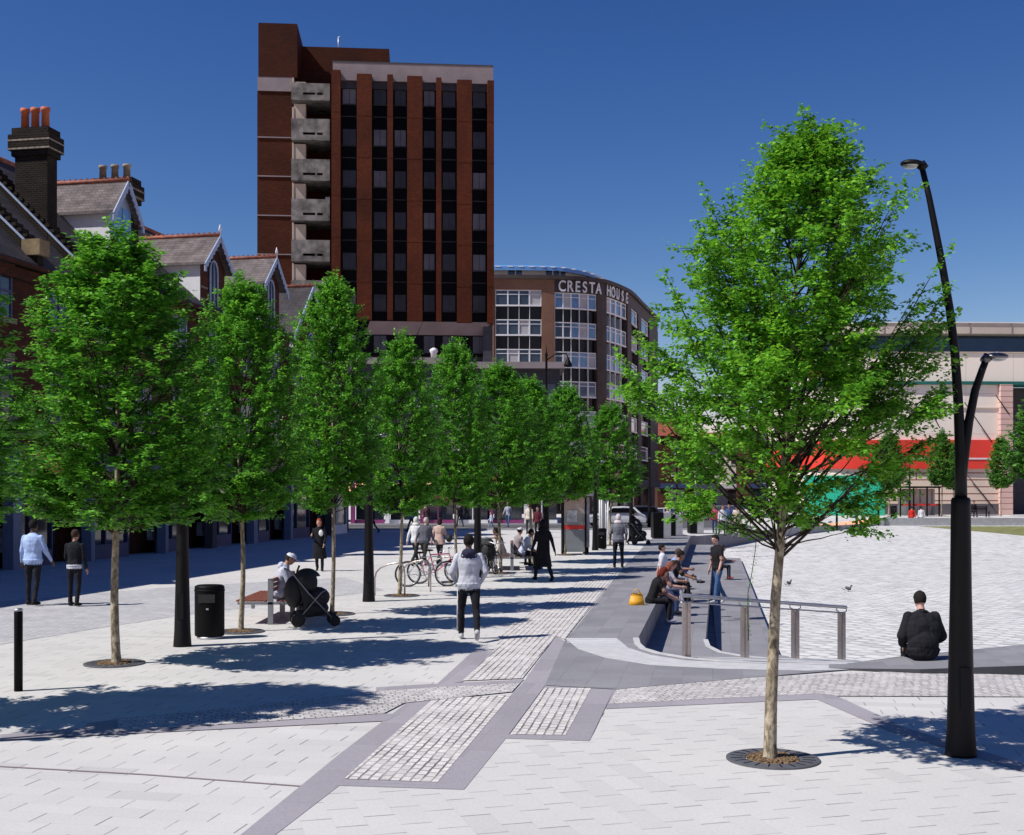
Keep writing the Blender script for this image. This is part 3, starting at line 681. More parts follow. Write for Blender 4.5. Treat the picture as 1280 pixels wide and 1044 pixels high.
for pa,ya,pb,yb in ((1158,505,1175,535),(1205,503,1240,552),(1244,494,1262,518),(1211,594,1243,634)):  # dark rods drawn for stays and for shadow lines on the wall
    g=MB();g.tube([(at(pa,106.4),-.7 if ya<590 else -.25,zz(ya,106.4)-.4),(at(pb,106.6),-.35 if ya<590 else -.1,zz(yb,106.6)-.4)],.05,5);g.build('stay_and_shadow_rod',M['cdark'],sc)
hd=thing('hoarding','bright green construction hoarding in front of the cream shopping centre','hoarding',(at(1055,103),103,.4))
for i in range(8):
    x=at(1006,103)-at(1055,103)+i*.86
    g=MB();g.box(x,x+.84,0,.06,0.02,3.45);g.build('panel',M['green'],hd)
g=MB();
for i in range(9): x=at(1006,103)-at(1055,103)+i*.86;g.box(x-.05,x+.03,.07,.17,0,3.3)
g.build('prop',M['wood'],hd)
# rooflines beyond, street end
def backblock(name,label,p0,p1,Y,ytop,mt,roof,ridge_py,rows_=3,depth=14):
    x0,x1=at(p0,Y),at(p1,Y);t=thing(name,label,'building',((x0+x1)/2,Y,0));w=(x1-x0)/2;zt=zz(ytop,Y)
    g=MB();g.box(-w,w,0,depth,0,zt);g.build('wall',M[mt],t)
    zr=zz(ridge_py,Y);g=MB();g.add([(-w-.3,-.4,zt),(w+.3,-.4,zt),(w+.3,depth/2,zr),(-w-.3,depth/2,zr),(w+.3,depth+.4,zt),(-w-.3,depth+.4,zt)],[(0,1,2,3),(3,2,4,5),(0,3,5),(1,4,2)]);g.build('roof',M[roof],t)
    n=max(1,int(2*w/3))
    for i in range(n):
        for j in range(rows_):
            x=-w+(i+.5)*2*w/n;z=zt-1-3.1*j
            if z<4.5: continue
            g=MB();g.box(x-.6,x+.6,-.05,.02,z-1.5,z);q=g.build('window',M['cglass_dark'],t);g=MB();g.box(x-.7,x+.7,-.12,-.06,z-1.62,z-1.5);g.build('sill',M['white'],q)
    for i in range(n):
        x=-w+(i+.5)*2*w/n;g=MB();g.box(x-1.1,x+1.1,-.1,.02,.4,2.7);g.build('shop_window',M['shopglass'],t)
    g=MB();g.box(-w,w,-.3,-.01,2.9,3.6);g.build('fascia',M['navy'] if mt!='cream' else M['white'],t)
    return t
backblock('brick_building','dark brick building with red tiled roof beyond the office block',822,868,170,545,'vbrick','tileroof',521,2)
backblock('terraced_building','far red roofed building seen under the large tree',870,935,185,560,'cream','tileroof',538,2)
backblock('street_building','far brick building closing the street behind the large tree',936,1000,175,556,'vbrick','slate',535,2)

# ------------------------------------------------------------ Victorian terrace (left)
hd_=Vector((.187,.982,0)).normalized();ang=-math.atan2(hd_.x,hd_.y)  # local +Y runs along the street
O=Vector((-15,43.6,0))
def houseY(Y): # u for facade point at depth Y
    return (Y-O.y)/hd_.y
def hpos(u): return O+hd_*u
# local frame: x=street normal (toward +X world), y=u
def house(Y0,Y1,eave,ridge,depth,label,fasc,bays_,kind=0,mt='vbrick',sash='bluewhite'):
    u0,u1=houseY(Y0),houseY(Y1);p=hpos(u0);L=u1-u0
    t=thing('terraced_house',label,'house',tuple(p),ang,'Victorian shop houses along the left side')
    g=MB();g.box(-depth,0,.0,L-.003,3.9,eave)
    g.box(-depth,-.9,0,L-.003,0,3.899);g.build('wall',M[mt],t)
    # roof
    g=MB();o=.35;hz=(ridge-eave)/(depth/2)
    y0,y1=.0,L
    g.add([(o,y0,eave-o*hz*.6),(o,y1,eave-o*hz*.6),(-depth/2,y1,ridge),(-depth/2,y0,ridge),(-depth-o,y0,eave),(-depth-o,y1,eave),(o,y0,eave-.35),(o,y1,eave-.35)],[(0,1,2,3),(3,2,5,4),(6,7,1,0),(0,3,4),(1,5,2),])
    rf=g.build('roof',M['slate'],t)
    g=MB();g.tube([(-depth/2,0,ridge+.02),(-depth/2,L,ridge+.02)],.11,6);g.build('ridge_tiles',M['ridge'],rf)
    g=MB();g.box(o-.02,o+.12,0,L,eave-.42,eave-.3);g.box(.003,.2,0,L-.01,eave-.8,eave-.43);g.build('gutter',M['vbrick'],t)
    nb=bays_;bw=L/nb
    for k in range(nb):
        yc=(k+.5)*bw
        for zc in (4.9,8.0):
            g=MB();g.box(-.02,.03,yc-.55,yc+.55,zc,zc+1.7);w=g.build('window',M['cglass_dark'],t)
            g=MB();g.box(.031,.07,yc-.62,yc-.55,zc,zc+1.7);g.box(.031,.07,yc+.55,yc+.62,zc,zc+1.7);g.box(.031,.06,yc-.55,yc+.55,zc+.82,zc+.9);g.box(.031,.06,yc-.03,yc+.03,zc,zc+1.7);g.build('sash',M[sash],w)
            g=MB();g.box(0.004,.16,yc-.75,yc+.75,zc-.16,zc);g.build('sill',M['paleband'],w)
            g=MB();g.box(.004,.08,yc-.75,yc+.75,zc+1.71,zc+2.0);g.build('lintel',M['paleband'],w)
    # shopfront
    ns=max(1,round(L/5.2));sw=L/ns
    for k in range(ns):
        a=k*sw
        g=MB();g.box(.0,.35,a+.25,a+sw-.25,3.05,3.88);g.build('fascia',M[fasc[k%len(fasc)]],t)
        g=MB();g.box(-.1,.28,a-.2 if k else a,a+.25,0,3.9);g.build('pilaster',M['shopblue'] if k%2==0 else M['undercroft'],t)
        g=MB();g.box(-.3,-.25,a+.26,a+sw*.62,.55,3.04);w=g.build('shop_window',M['shopglass'],t)
        g=MB();g.box(-.32,-.18,a+.26,a+sw*.62,.0,.54)
        for q in (.26,sw*.31,sw*.6): g.box(-.24,-.16,a+q,a+q+.07,.541,3.04)
        g.build('frame',M['navy'] if Y0<61 or k<ns-1 else M['white'],w)
        g=MB();g.box(-.85,-.6,a+.6,a+sw*.55,.5,1.1+.5*rnd.random());g.build('window_display',M['poster'],t)
        g=MB();g.box(-.86,-.8,a+sw*.66,a+sw*.66+1,0.02,2.3);g.build('door',M['shopglass'],t)
    return t,L
def rake(t,y,depth,eave,ridge,th=.32,h=.42,cap='paleband'):
    g=MB()
    hz=(ridge-eave)/(depth/2);x0=.35
    pts=[(x0,eave-.25),(x0,eave+.35),(-depth/2,ridge+h),(-depth/2,ridge-.4)]
    g.add([(x,y-th/2,z) for x,z in pts]+[(x,y+th/2,z) for x,z in pts],[(0,1,2,3),(7,6,5,4),(0,4,5,1),(1,5,6,2),(3,2,6,7),(0,3,7,4)])
    # stepped brick coping
    n=26
    for i in range(n):
        a=i/n;x=x0+(-depth/2-x0)*a;z=eave+.35+(ridge+h-eave-.35)*a
        g.box(x-.1,x+.06,y-th/2-.05,y+th/2+.05,z-.02,z+.1)
    p=g.build('party_parapet',M['chbrick'],t)
    g=MB();g.bar((x0,y-th/2-.09,eave+.22),(-depth/2,y-th/2-.09,ridge+h-.13),.05,.07);g.build('lead_flashing',M['bluewhite'],p)
    g=MB();g.box(x0-.5,x0+.15,y-th/2-.12,y+th/2+.12,eave+.1,eave+.62);g.build('kneeler',M['capstone'],p)
def chimney(t,y,x0,x1,zb,zt,w,pots,potm,ph=.78):
    g=MB();g.box(x0,x1,y-w/2,y+w/2,zb,zt-1.0);e_=.09
    g.box(x0-e_,x1+e_,y-w/2-e_,y+w/2+e_,zt-1.0+.001,zt-.75);g.box(x0-.17,x1+.17,y-w/2-.17,y+w/2+.17,zt-.749,zt-.25);g.box(x0-.08,x1+.08,y-w/2-.08,y+w/2+.08,zt-.249,zt)
    c=g.build('chimney',M['chbrick'],t)
    g=MB()
    for z in (zt-.8,zt-.5): g.box(x0-.18,x1+.18,y-w/2-.18,y+w/2+.18,z,z+.07)
    g.build('pale_course',M['paleband'],c)
    for k in range(pots):
        xx=x0+(k+.5)*(x1-x0)/pots*.95;r=.145
        g=MB();g.lathe([(r,zt-.1),(r*.92,zt+ph*.8),(r*1.12,zt+ph*.82),(r*1.12,zt+ph),(r*.7,zt+ph),(r*.7,zt+ph-.3)],14,(xx,y+(.0)));g.build('chimney_pot',potm,c)
def dormer(t,y0,y1,xf,zb,ze,za,xr,white_front,finial=True,ovh=.35,rm='slate_warm'):
    g=MB();ym=(y0+y1)/2
    # cheeks and front as one solid
    pts=[(xf,y0,zb),(xf,y1,zb),(xf,y1,ze),(xf,ym,za-.05),(xf,y0,ze)]
    back=[(xr,y,z) for x,y,z in pts]
    g.mi=0;g.add(pts+back,[(0,1,2,3,4)]);g.mi=1;g.add(pts+back,[(1,0,5,6),(2,1,6,7),(0,4,9,5),(3,2,7,8),(4,3,8,9)])
    d=g.build('dormer',[M['bluewhite'] if white_front else M['vbrick'],M['white']],t)
    g=MB();sl=(za-ze)/(ym-y0);o=.22
    for s,yy in ((-1,y0),(1,y1)):
        ye=yy+s*o;zz_=ze-o*sl
        top=[(xf+ovh,ye,zz_+.04),(xf+ovh,ym,za+.04),(xr-.3,ym,za+.04),(xr-.3,ye,zz_+.04)]
        bot=[(x,y,z-.1) for x,y,z in top]
        f=[(0,1,2,3),(7,6,5,4),(0,4,5,1),(2,6,7,3),(3,7,4,0)]
        if s>0: f=[tuple(reversed(q)) for q in f]
        g.add(top+bot,[f_[::-1] for f_ in f])
    g.build('dormer_roof',M[rm],d)
    g=MB();g.tube([(xf+ovh,ym,za+.08),(xr-.3,ym,za+.08)],.09,6)
    n=int((xf+ovh-xr)/.25)
    for i in range(n): g.box(xf+ovh-.25*i-.05,xf+ovh-.25*i+.03,ym-.04,ym+.04,za+.12,za+.22)
    g.build('ridge_tiles',M['ridge'],d)
    # barge boards
    g=MB()
    for s,yy in ((-1,y0),(1,y1)):
        p0=Vector((xf+ovh+.03,ym,za-.06));p1=Vector((xf+ovh+.03,yy+s*(o+.05),ze-(o+.05)*sl-.08))
        g.bar(p0,p1,.2,.05,(1,0,0))
        for i in range(1,7):
            q=p0.lerp(p1,i/7);g.ell((q.x,q.y,q.z-.14),(.03,.08,.09),6,4)
        g.box(xf+ovh,xf+ovh+.06,p1.y-.08,p1.y+.08,p1.z-.25,p1.z)
    g.build('bargeboard',M['bluewhite'],d)
    if finial: g=MB();g.lathe([(.05,za),(.04,za+.25),(.08,za+.3),(.01,za+.55)],8,(xf+ovh,ym));g.build('finial',M['white'],d)
    w=(y1-y0)
    if white_front:
        for s in (-1,1):
            g=MB();c=ym+s*w*.2;g.box(xf+.01,xf+.04,c-w*.17,c+w*.17,zb+.5,ze+.1);g.build('pane',M['croof'],d)
    else:
        prof=[(-.38,zb+.3),(.38,zb+.3),(.38,ze-.35)]+[(.38*math.cos(a),ze-.35+.5*math.sin(a)) for a in (R(30),R(60),R(90),R(120),R(150))]+[(-.38,ze-.35)]
        g=MB();g.add([(xf+.03,ym+a,z) for a,z in prof],[tuple(range(len(prof)))]);q=g.build('arched_window',M['cglass_dark'],d)
        g=MB();g.tube([(xf+.06,ym+a,z) for a,z in prof[1:]]+[(xf+.06,ym-.38,zb+.3)],.05,5);g.tube([(xf+.06,ym,zb+.3),(xf+.06,ym,ze+.1)],.03,5);g.build('arch_frame',M['bluewhite'],q)
        g=MB()
        for z in (zb+.5,zb+1.0): g.box(xf+.003,xf+.02,y0+.05,ym-.5,z,z+.08);g.box(xf+.003,xf+.02,ym+.5,y1-.05,z,z+.08)
        g.build('pale_course',M['paleband'],d)
def loc_y(Yf,Y0): return houseY(Yf)-houseY(Y0)
h,L=house(14,29.5,10.1,15.2,10,'Victorian shop house nearest the left edge, mostly outside the photo',['orange','navy','undercroft'],5,sash='navy')  # navy sashes: frame colour darkened to stand in for shade
rake(h,L-.2,10,10.1,15.2)
h,L=house(29.5,42.6,10.1,15.2,10,'Victorian shop house with the tall black chimney and three red pots',['orange','navy','orange'],4,sash='navy')  # sashes navy here too, shade put into the frame colour
rake(h,loc_y(39.4,29.5),10,10.1,15.2,.34,.2);rake(h,L-.2,10,10.1,15.2,.6,.35)
chimney(h,L-.2,-2.38,-1.12,11,15.35,.62,3,M['pot'])
g=MB();g.box(-.3,0.0,.3,.31,9.5,9.6)
h,L=house(42.6,48.1,10.1,15.2,10,'Victorian shop house with the white boarded roof dormer',['navy'],2)
dormer(h,loc_y(46.1,42.6)-.1,loc_y(47.6,42.6)+.1,-.95,11.2,13.5,14.6,-4.3,True,False,.3)
chimney(h,L-.2,-2.6,-.95,11,15.0,.6,3,M['palepot'],.6)
h,L=house(48.1,61.5,10.6,15.0,10,'Victorian shop house with two brick gabled dormers and carved bargeboards',['undercroft','navy','purple'],4)
a=loc_y(51.7,48.1);dormer(h,a,a+2.5,.02,10.3,12.5,13.7,-3.4,False)
a=loc_y(58.2,48.1);dormer(h,a,a+2.4,.02,10.3,12.8,14.0,-3.4,False)
h,L=house(61.5,74,9.6,13.2,9,'Victorian shop house at the far end with a steep slate cross gable',['undercroft','bluewhite'],4)
a=loc_y(62.4,61.5);dormer(h,a,a+4.9,.03,8.5,10.9,13.5,-6.5,False,False,.2,'slate')
# ------------------------------------------------------------ trees
def make_tree(seed,top,base,env,nbr,ntw,nlf,leafsize,cx=0.0,trunk_r=.06,lowtrim=.5,tw_len=(.22,.42),lean=(0,0),inner=.35,jag=.2,spread=.5):
    rg=np.random.default_rng(seed);rr=random.Random(seed)
    ez=[e[0] for e in env];er=[e[1] for e in env]
    def Renv(z): return float(np.interp(z,ez,er))
    tb=MB()
    def axis(z): 
        t=min(1,max(0,z/top));return Vector((cx*max(0,(z-1.7)/(top-1.7))**.8+.03*math.sin(z*1.7+seed),.03*math.cos(z*1.3+seed)-.03+lean[1]*t,z))
    zs=[0,.05,.15,.5,1,1.5,2,2.6,3.2,4,4.8,top-.25]
    zs=[z for z in zs if z<top]
    rad=[trunk_r*(1.35 if z<.04 else 1.12 if z<.1 else 1.0)*(1-.45*min(1,z/max(base+1,1))) if z<base+1 else max(.008,trunk_r*.55*(1-(z-base-1)/(top-base-1))**1.1) for z in zs]
    tb.mi=0;tb.tube([axis(z) for z in zs],rad,9)
    tb.mi=1
    P=[];D=[];LS=[]
    sect=[]
    for i in range(nbr):
        ze=ez[0]+(ez[-1]-ez[0])*((i+.5)/nbr)**.9
        az=i*2.39996+rr.uniform(-.3,.3)
        re=Renv(ze)*rr.uniform(1-jag,1.06) if rr.random()<.82 else Renv(ze)*rr.uniform(.3,.75)
        rise=re*rr.uniform(1.0,1.7)+.15
        za=min(max(base+rr.random()*min(spread,max(0,(ze-base)*.75)),ze-rise),top-.5);c=axis(za);cc=axis(ze)
        e=Vector((cc.x+re*math.cos(az),cc.y+re*math.sin(az),ze+rr.uniform(-.1,.1)))
        if ze>ez[-1]-.35: e=Vector((cc.x+re*.6*math.cos(az),cc.y+re*.6*math.sin(az),ze))
        L=(e-c).length
        mid=c.lerp(e,.5)+Vector((math.cos(az),math.sin(az),0))*L*.07+Vector((rr.uniform(-.05,.05),rr.uniform(-.05,.05),-L*.02))
        pts=[]
        for k in range(7):
            t=k/6;pts.append(c*(1-t)**2+mid*2*t*(1-t)+e*t*t+Vector((rr.uniform(-1,1),rr.uniform(-1,1),rr.uniform(-1,1)))*.018*(k>0))
        r0=.005+.0052*L if L>.6 else .005
        tb.tube(pts,[r0*(1-.8*k/6) for k in range(7)],5,cap=False)
        start=lowtrim if ze<ez[0]+(ez[-1]-ez[0])*.45 else inner
        low=(ze-ez[0])/(ez[-1]-ez[0])<.30 and jag>.3
        if low: start=.80
        for q in range(ntw if not low else int(ntw*.55)):
            t=start+(1-start)*((q+rr.random())/ntw)
            k=min(5,int(t*6));p=pts[k].lerp(pts[k+1],t*6-k)
            out=(p-axis(p.z));out.z=0
            if out.length<.01: out=Vector((1,0,0))
            out.normalize()
            a2=rr.uniform(-1.5,1.5)
            d=Vector((out.x*math.cos(a2)-out.y*math.sin(a2),out.x*math.sin(a2)+out.y*math.cos(a2),rr.uniform(-.1,.75))).normalized()
            if q==ntw-1 or (low and q==int(ntw*.55)-1): d=(pts[-1]-pts[-2]).normalized()
            l=rr.uniform(*tw_len)*(1.1-.4*abs(t-.6))
            pe=p+d*l+Vector((0,0,-.05*l))
            if rr.random()<.8: tb.tube([p,p.lerp(pe,.5)+Vector((0,0,.02)),pe],[.0045,.003,.0015],3,cap=False,smooth=False)
            sect.append((p,pe,d))
    n=nlf
    S=np.array([list(a) for a,_,_ in sect]);E=np.array([list(b) for _,b,_ in sect]);Dd=np.array([list(d) for _,_,d in sect])
    m=len(sect)
    t=np.tile((np.arange(n)+.5)/n,m)+rg.uniform(-.03,.03,m*n);t=.15+.9*t
    S=np.repeat(S,n,0);E=np.repeat(E,n,0);Dd=np.repeat(Dd,n,0)
    pos=S+(E-S)*t[:,None]+rg.normal(0,.022,(m*n,3))
    up=np.array([0,0,1.0])+rg.normal(0,.42,(m*n,3));up/=np.linalg.norm(up,axis=1)[:,None]
    side=np.cross(Dd,np.array([0,0,1.0]));side/=np.linalg.norm(side,axis=1)[:,None]+1e-6
    sg=np.where(np.arange(m*n)%2==0,1.0,-1.0)[:,None]
    ax=Dd*.7+side*sg*.9+np.array([0,0,-.25])+rg.normal(0,.3,(m*n,3))
    ax-=up*np.sum(ax*up,1)[:,None];ax/=np.linalg.norm(ax,axis=1)[:,None]
    sd=np.cross(up,ax)
    Ls=leafsize*rg.uniform(.65,1.25,(m*n,1));W=Ls*.30
    v0=pos;v1=pos+ax*Ls*.45+sd*W+up*Ls*.05;v2=pos+ax*Ls-up*Ls*.10;v3=pos+ax*Ls*.45-sd*W+up*Ls*.05
    V=np.stack([v0,v1,v2,v3],1).reshape(-1,3).astype(np.float32)
    N=m*n
    me=bpy.data.meshes.new('crown');me.vertices.add(N*4);me.vertices.foreach_set('co',V.ravel())
    me.loops.add(N*4);me.loops.foreach_set('vertex_index',np.arange(N*4,dtype=np.int32))
    me.polygons.add(N);me.polygons.foreach_set('loop_start',np.arange(N,dtype=np.int32)*4)
    try: me.polygons.foreach_set('loop_total',np.full(N,4,dtype=np.int32))
    except Exception: pass
    me.update(calc_edges=True)
    return tb,me
def tree_thing(label,tb,me,lm,loc,group='street trees in round grates',name='street_tree',rz=0,scale=1,bark='bark'):
    t=thing(name,label,'tree',loc,rz,group,scale)
    tb.build('trunk',[M[bark],M['barkdark']],t)
    if not len(me.materials): me.materials.append(lm)
    o=bpy.data.objects.new('crown',me);COL.objects.link(o);o.parent=t
    return t
def grate(loc,label,r=.43,rz=0):
    t=thing('tree_grate',label,'tree grate',loc,rz,'round tree grates')
    g=MB()
    prof=[(r,-.03),(r,.018),(r-.02,.022),(r-.17,.022),(r-.18,.012),(r-.18,-.03)]
    n=40
    vs=[(a*math.cos(2*PI*j/n),a*math.sin(2*PI*j/n),z) for a,z in prof for j in range(n)]
    k=len(prof);g.add(vs,[(i*n+j,i*n+(j+1)%n,(i+1)*n+(j+1)%n,(i+1)*n+j) for i in range(k-1) for j in range(n)])
    g.build('ring',M['grate'],t)
    g=MB()
    for i in range(20):
        a=2*PI*i/20;c,s=math.cos(a),math.sin(a);g.bar((c*(r-.155),s*(r-.155),.023),(c*(r-.04),s*(r-.04),.023),.012,.004)
    g.build('slot',M['black'],t)
    g=MB();rr=random.Random(2)
    vs=[(0,0,.035)];fs=[]
    for q,rad_ in enumerate((.08,.16,r-.185)):
        for j in range(24): a=2*PI*j/24;vs.append((rad_*math.cos(a),rad_*math.sin(a),(.034,.028,.013)[q]+rr.uniform(-.006,.006)))
    fs=[(0,1+j,1+(j+1)%24) for j in range(24)]+[(1+q*24+j,1+(q+1)*24+j,1+(q+1)*24+(j+1)%24,1+q*24+(j+1)%24) for q in range(2) for j in range(24)]
    g.add(vs,fs,True)
    for i in range(340):
        a=rr.uniform(0,2*PI);d=(r-.2)*math.sqrt(rr.random());x,y=d*math.cos(a),d*math.sin(a);z=.025+.012*(1-d/(r-.2))
        q=rr.uniform(0,PI);g.bar((x,y,z),(x+.025*math.cos(q),y+.025*math.sin(q),z+rr.uniform(0,.012)),.012,.006)
    g.build('bark_mulch',M['soil'],t);return t
ft=pix(966,950);
env=[(2.12,.65),(2.3,.88),(2.7,1.08),(3.1,1.24),(3.6,1.33),(4.05,1.33),(4.5,1.22),(4.9,.98),(5.2,.64),(5.5,.28),(5.8,.0)]
tb,me=make_tree(11,5.85,1.86,env,150,13,54,.053,cx=.30,trunk_r=.062,lowtrim=.72,tw_len=(.22,.48),inner=.3,jag=.40,spread=1.7)
tree_thing('large bright green tree in the foreground beside the leaning black lamp',tb,me,M['leaf'],ft,group='street trees in round grates')
grate(ft,'round metal tree grate with bark mulch nearest the camera on the right')
envr=[(2.05,.6),(2.4,.92),(2.9,1.08),(3.5,1.12),(4.2,1.08),(4.9,.92),(5.5,.66),(6.0,.34),(6.3,.08)]
protos=[]
rowt=[(-150,905,.95,.92,1.30,'bright green tree cut off by the left edge of the photo'),
 (143,830,.98,.98,1.34,'full green street tree left of the first black lamp'),
 (300,790,.98,.98,1.01,'green street tree standing between the black bin and the near bench'),
 (417,768,1.07,1.07,0.95,'slim green street tree just behind the pushchair and the hooded sitter'),
 (502,745,.97,.97,0.95,'green street tree beside the empty bicycle hoop'),
 (570,728,1.03,1.03,0.95,'narrow pointed street tree behind the parked bicycles'),
 (623,717,1.0,1.0,1.16,'green street tree left of the far bench'),
 (664,704,1.0,1.0,1.16,'green street tree behind the far bench sitters'),
 (708,694,1.04,1.04,1.16,'green street tree next to the glass kiosk'),
 (764,682,1.02,1.02,1.26,'farthest round green tree at the end of the left row')]
for s in (21,22,23): protos.append(make_tree(s,6.35,1.9,envr,120,12,40,.066,trunk_r=.05,lowtrim=.35,tw_len=(.2,.4),inner=.2,jag=.24))
roots=[None]*3
gp0=None
for i,(px,py,sz,_,sr,lab) in enumerate(rowt):
    k=(i+1)%3;loc=pix(px,py);rz=i*1.3
    sc_=(sr,sr,sz)
    if roots[k] is None: roots[k]=tree_thing(lab,protos[k][0],protos[k][1],M['leafb'],loc,rz=rz,scale=sc_)
    else: dup(roots[k],loc,rz,lab,sc_)
    gl='round metal tree grate around the '+lab.split(' in the')[0]
    gl={0:'round tree grate out of view past the left edge',1:'brown mulched tree grate left of the first black lamp',2:'tree grate between the black bin and the near bench',3:'tree grate behind the pushchair',4:'tree grate beside the empty bicycle hoop',5:'tree grate behind the bicycles',6:'tree grate left of the far bench',7:'tree grate behind the far bench',8:'tree grate next to the glass kiosk',9:'farthest tree grate of the left row'}[i]
    if i==0: continue
    if gp0 is None: gp0=grate(loc,gl)
    else: dup(gp0,loc,.3*i,gl)
# trees across the square
far=[(1111,646,1.12,1.15,'small round tree left of the red sitter across the square',.4,103),(1177,645,1.12,1.0,'small tree in front of the striped wall across the square',.4,101),(1192,644,1.0,.75,'slim tree squeezed behind the small tree across the square',.4,104),(1251,644,1.05,.9,'small tree in front of the pink striped pilaster',.4,100),(1306,664,1.55,2.0,'larger light green tree cut off by the right edge',-.2,83)]
tf,mf=make_tree(31,6.35,2.2,[(2.3,.5),(2.8,1.0),(3.6,1.25),(4.5,1.05),(5.4,.6),(6.2,.15)],80,10,22,.15,trunk_r=.06,lowtrim=.3,tw_len=(.25,.45),inner=.25)
r0=None
for px,py,sz,sr,lab,z,Y in far:
    loc=(at(px,Y),Y,z)
    if r0 is None: r0=tree_thing(lab,tf,mf,M['leafc'],loc,group='small trees across the square',scale=(sr,sr,sz))
    else: dup(r0,loc,px*.7,lab,(sr,sr,sz))
# hanging shoot beside the handrail
sh=thing('hanging_shoot','thin leafy shoot hanging down by the second handrail post','shoot',(posts[1].x,posts[1].y-.25,0))
g=MB();pth=[(.12,-.1,1.95),(.1,-.1,1.6),(.05,-.05,1.2),(.0,0,.9),(.0,0,.5),(.01,0,.15)];g.tube(pth,.006,4);g.build('stem',M['barkdark'],sh)
g=MB();rr=random.Random(4)
for i in range(110):
    t=rr.random();k=min(4,int(t*5));p=Vector(pth[k]).lerp(Vector(pth[k+1]),t*5-k);a=rr.uniform(0,2*PI);d=Vector((math.cos(a),math.sin(a),rr.uniform(-.9,.2))).normalized();s=Vector((-d.y,d.x,.2)).normalized()
    p=p+d*.02;l=rr.uniform(.03,.055);g.add([p,p+d*l*.5+s*l*.25,p+d*l,p+d*l*.5-s*l*.25],[(0,1,2,3)])
g.build('foliage',M['leaf'],sh)

# ------------------------------------------------------------ lamps
def lamp(label,loc):
    t=thing('street_lamp',label,'street lamp',loc,0,'leaning twin headed black street lamps')
    g=MB();g.lathe([(.145,0),(.143,.03),(.128,.25),(.112,.9),(.098,1.6),(.09,2.36),(.088,2.42),(.075,2.44),(.07,2.44)],28);g.build('column',M['lamp'],t)
    g=MB();g.tube([(0,0,2.40),(0,0,2.8),(-.022,0,3.3),(-.055,0,3.8),(-.105,0,4.22),(-.177,0,4.65),(-.245,0,5.0),(-.30,0,5.28),(-.37,0,5.57)],[.060,.052,.045,.041,.038,.034,.031,.028,.026],14);g.build('pole',M['lamp'],t)
    g=MB();g.tube([(.01,0,2.62),(.035,0,2.85),(.075,0,3.15),(.135,0,3.45),(.20,0,3.64),(.235,0,3.73)],[.044,.045,.042,.038,.034,.032],12);g.build('arm',M['lamp'],t)
    for c,s,a in (((-.455,0,5.585),-1,.10),((.33,-.01,3.765),1,.0)):
        Rm=Matrix.Rotation(a,3,'Y')
        g=MB();g.ell(c,(.115,.09,.042),20,10,Rm)
        for i,v in enumerate(g.v):
            if v[2]<c[2]-.012: g.v[i]=(v[0],v[1],c[2]-.012)
        g.tube([(c[0]-s*.12,0,c[2]-.045),(c[0]-s*.07,0,c[2]+.005)],[.04,.05],10)
        h=g.build('lamp_head',M['lamp'] if s<0 else M['headmetal'],t)
        g=MB();g.ell((c[0]+s*.02,c[1],c[2]-.012),(.08,.065,.03),16,8);g.build('lens',M['lens'],h)
        g=MB();g.ell((c[0]+s*.01,c[1],c[2]+.03),(.035,.03,.02),10,6);g.build('sensor_cap',M['galv'],h)
    g=MB();g.box(-.05,.05,-.129,-.08,.45,.85);g.build('access_door',M['lamp'],t)
    return t
lp=lamp('leaning twin headed black lamp beside the large tree at the right',pix(1201,945))
for px,py,lab in ((-960,940,'black street lamp out of view past the left edge whose shadow reaches the paving'),(228,808,'flared black lamp column left of the black bin'),(461,752,'black lamp column between the pushchair and the bicycle hoops'),(597,722,'black lamp column behind the hooded walking man'),(683,702,'black lamp column behind the woman in the long black coat'),(744,688,'black lamp column by the dark bin beside the glass kiosk'),(789,677,'farthest black lamp column, past the glass kiosk')):
    loc=pix(px,py) if px>-900 else Vector((-8.0,10.9,0))
    dup(lp,loc,0,lab)
def old_lamp(px,Y,ytop,side,label):
    h=zz(ytop,Y);t=thing('lantern_post',label,'lantern post',(at(px,Y),Y,0))
    g=MB();g.lathe([(.16,0),(.14,1.2),(.09,1.3),(.07,h-.3),(.1,h-.2),(.04,h),(.01,h+.4)],10);g.build('post',M['black'],t)
    for s in side:
        g=MB();g.tube([(0,0,h-.5),(s*.6,0,h-.1),(s*1.2,0,h-.1),(s*1.3,0,h-.35)],.035,6);a=g.build('arm',M['black'],t)
        g=MB();g.lathe([(.05,h-.35),(.1,h-.45),(.24,h-.75),(.26,h-.82),(.2,h-.9)],12,(s*1.3,0));g.build('lantern',M['black'],a)
old_lamp(683,72,440,(1,),'tall old fashioned lantern post with one arm before the brick wall of the office block')
old_lamp(812,84,483,(-1,),'old fashioned lantern post before the curved corner of the office block')
old_lamp(846,96,503,(-1,),'old fashioned lantern post against the sky right of the office block')

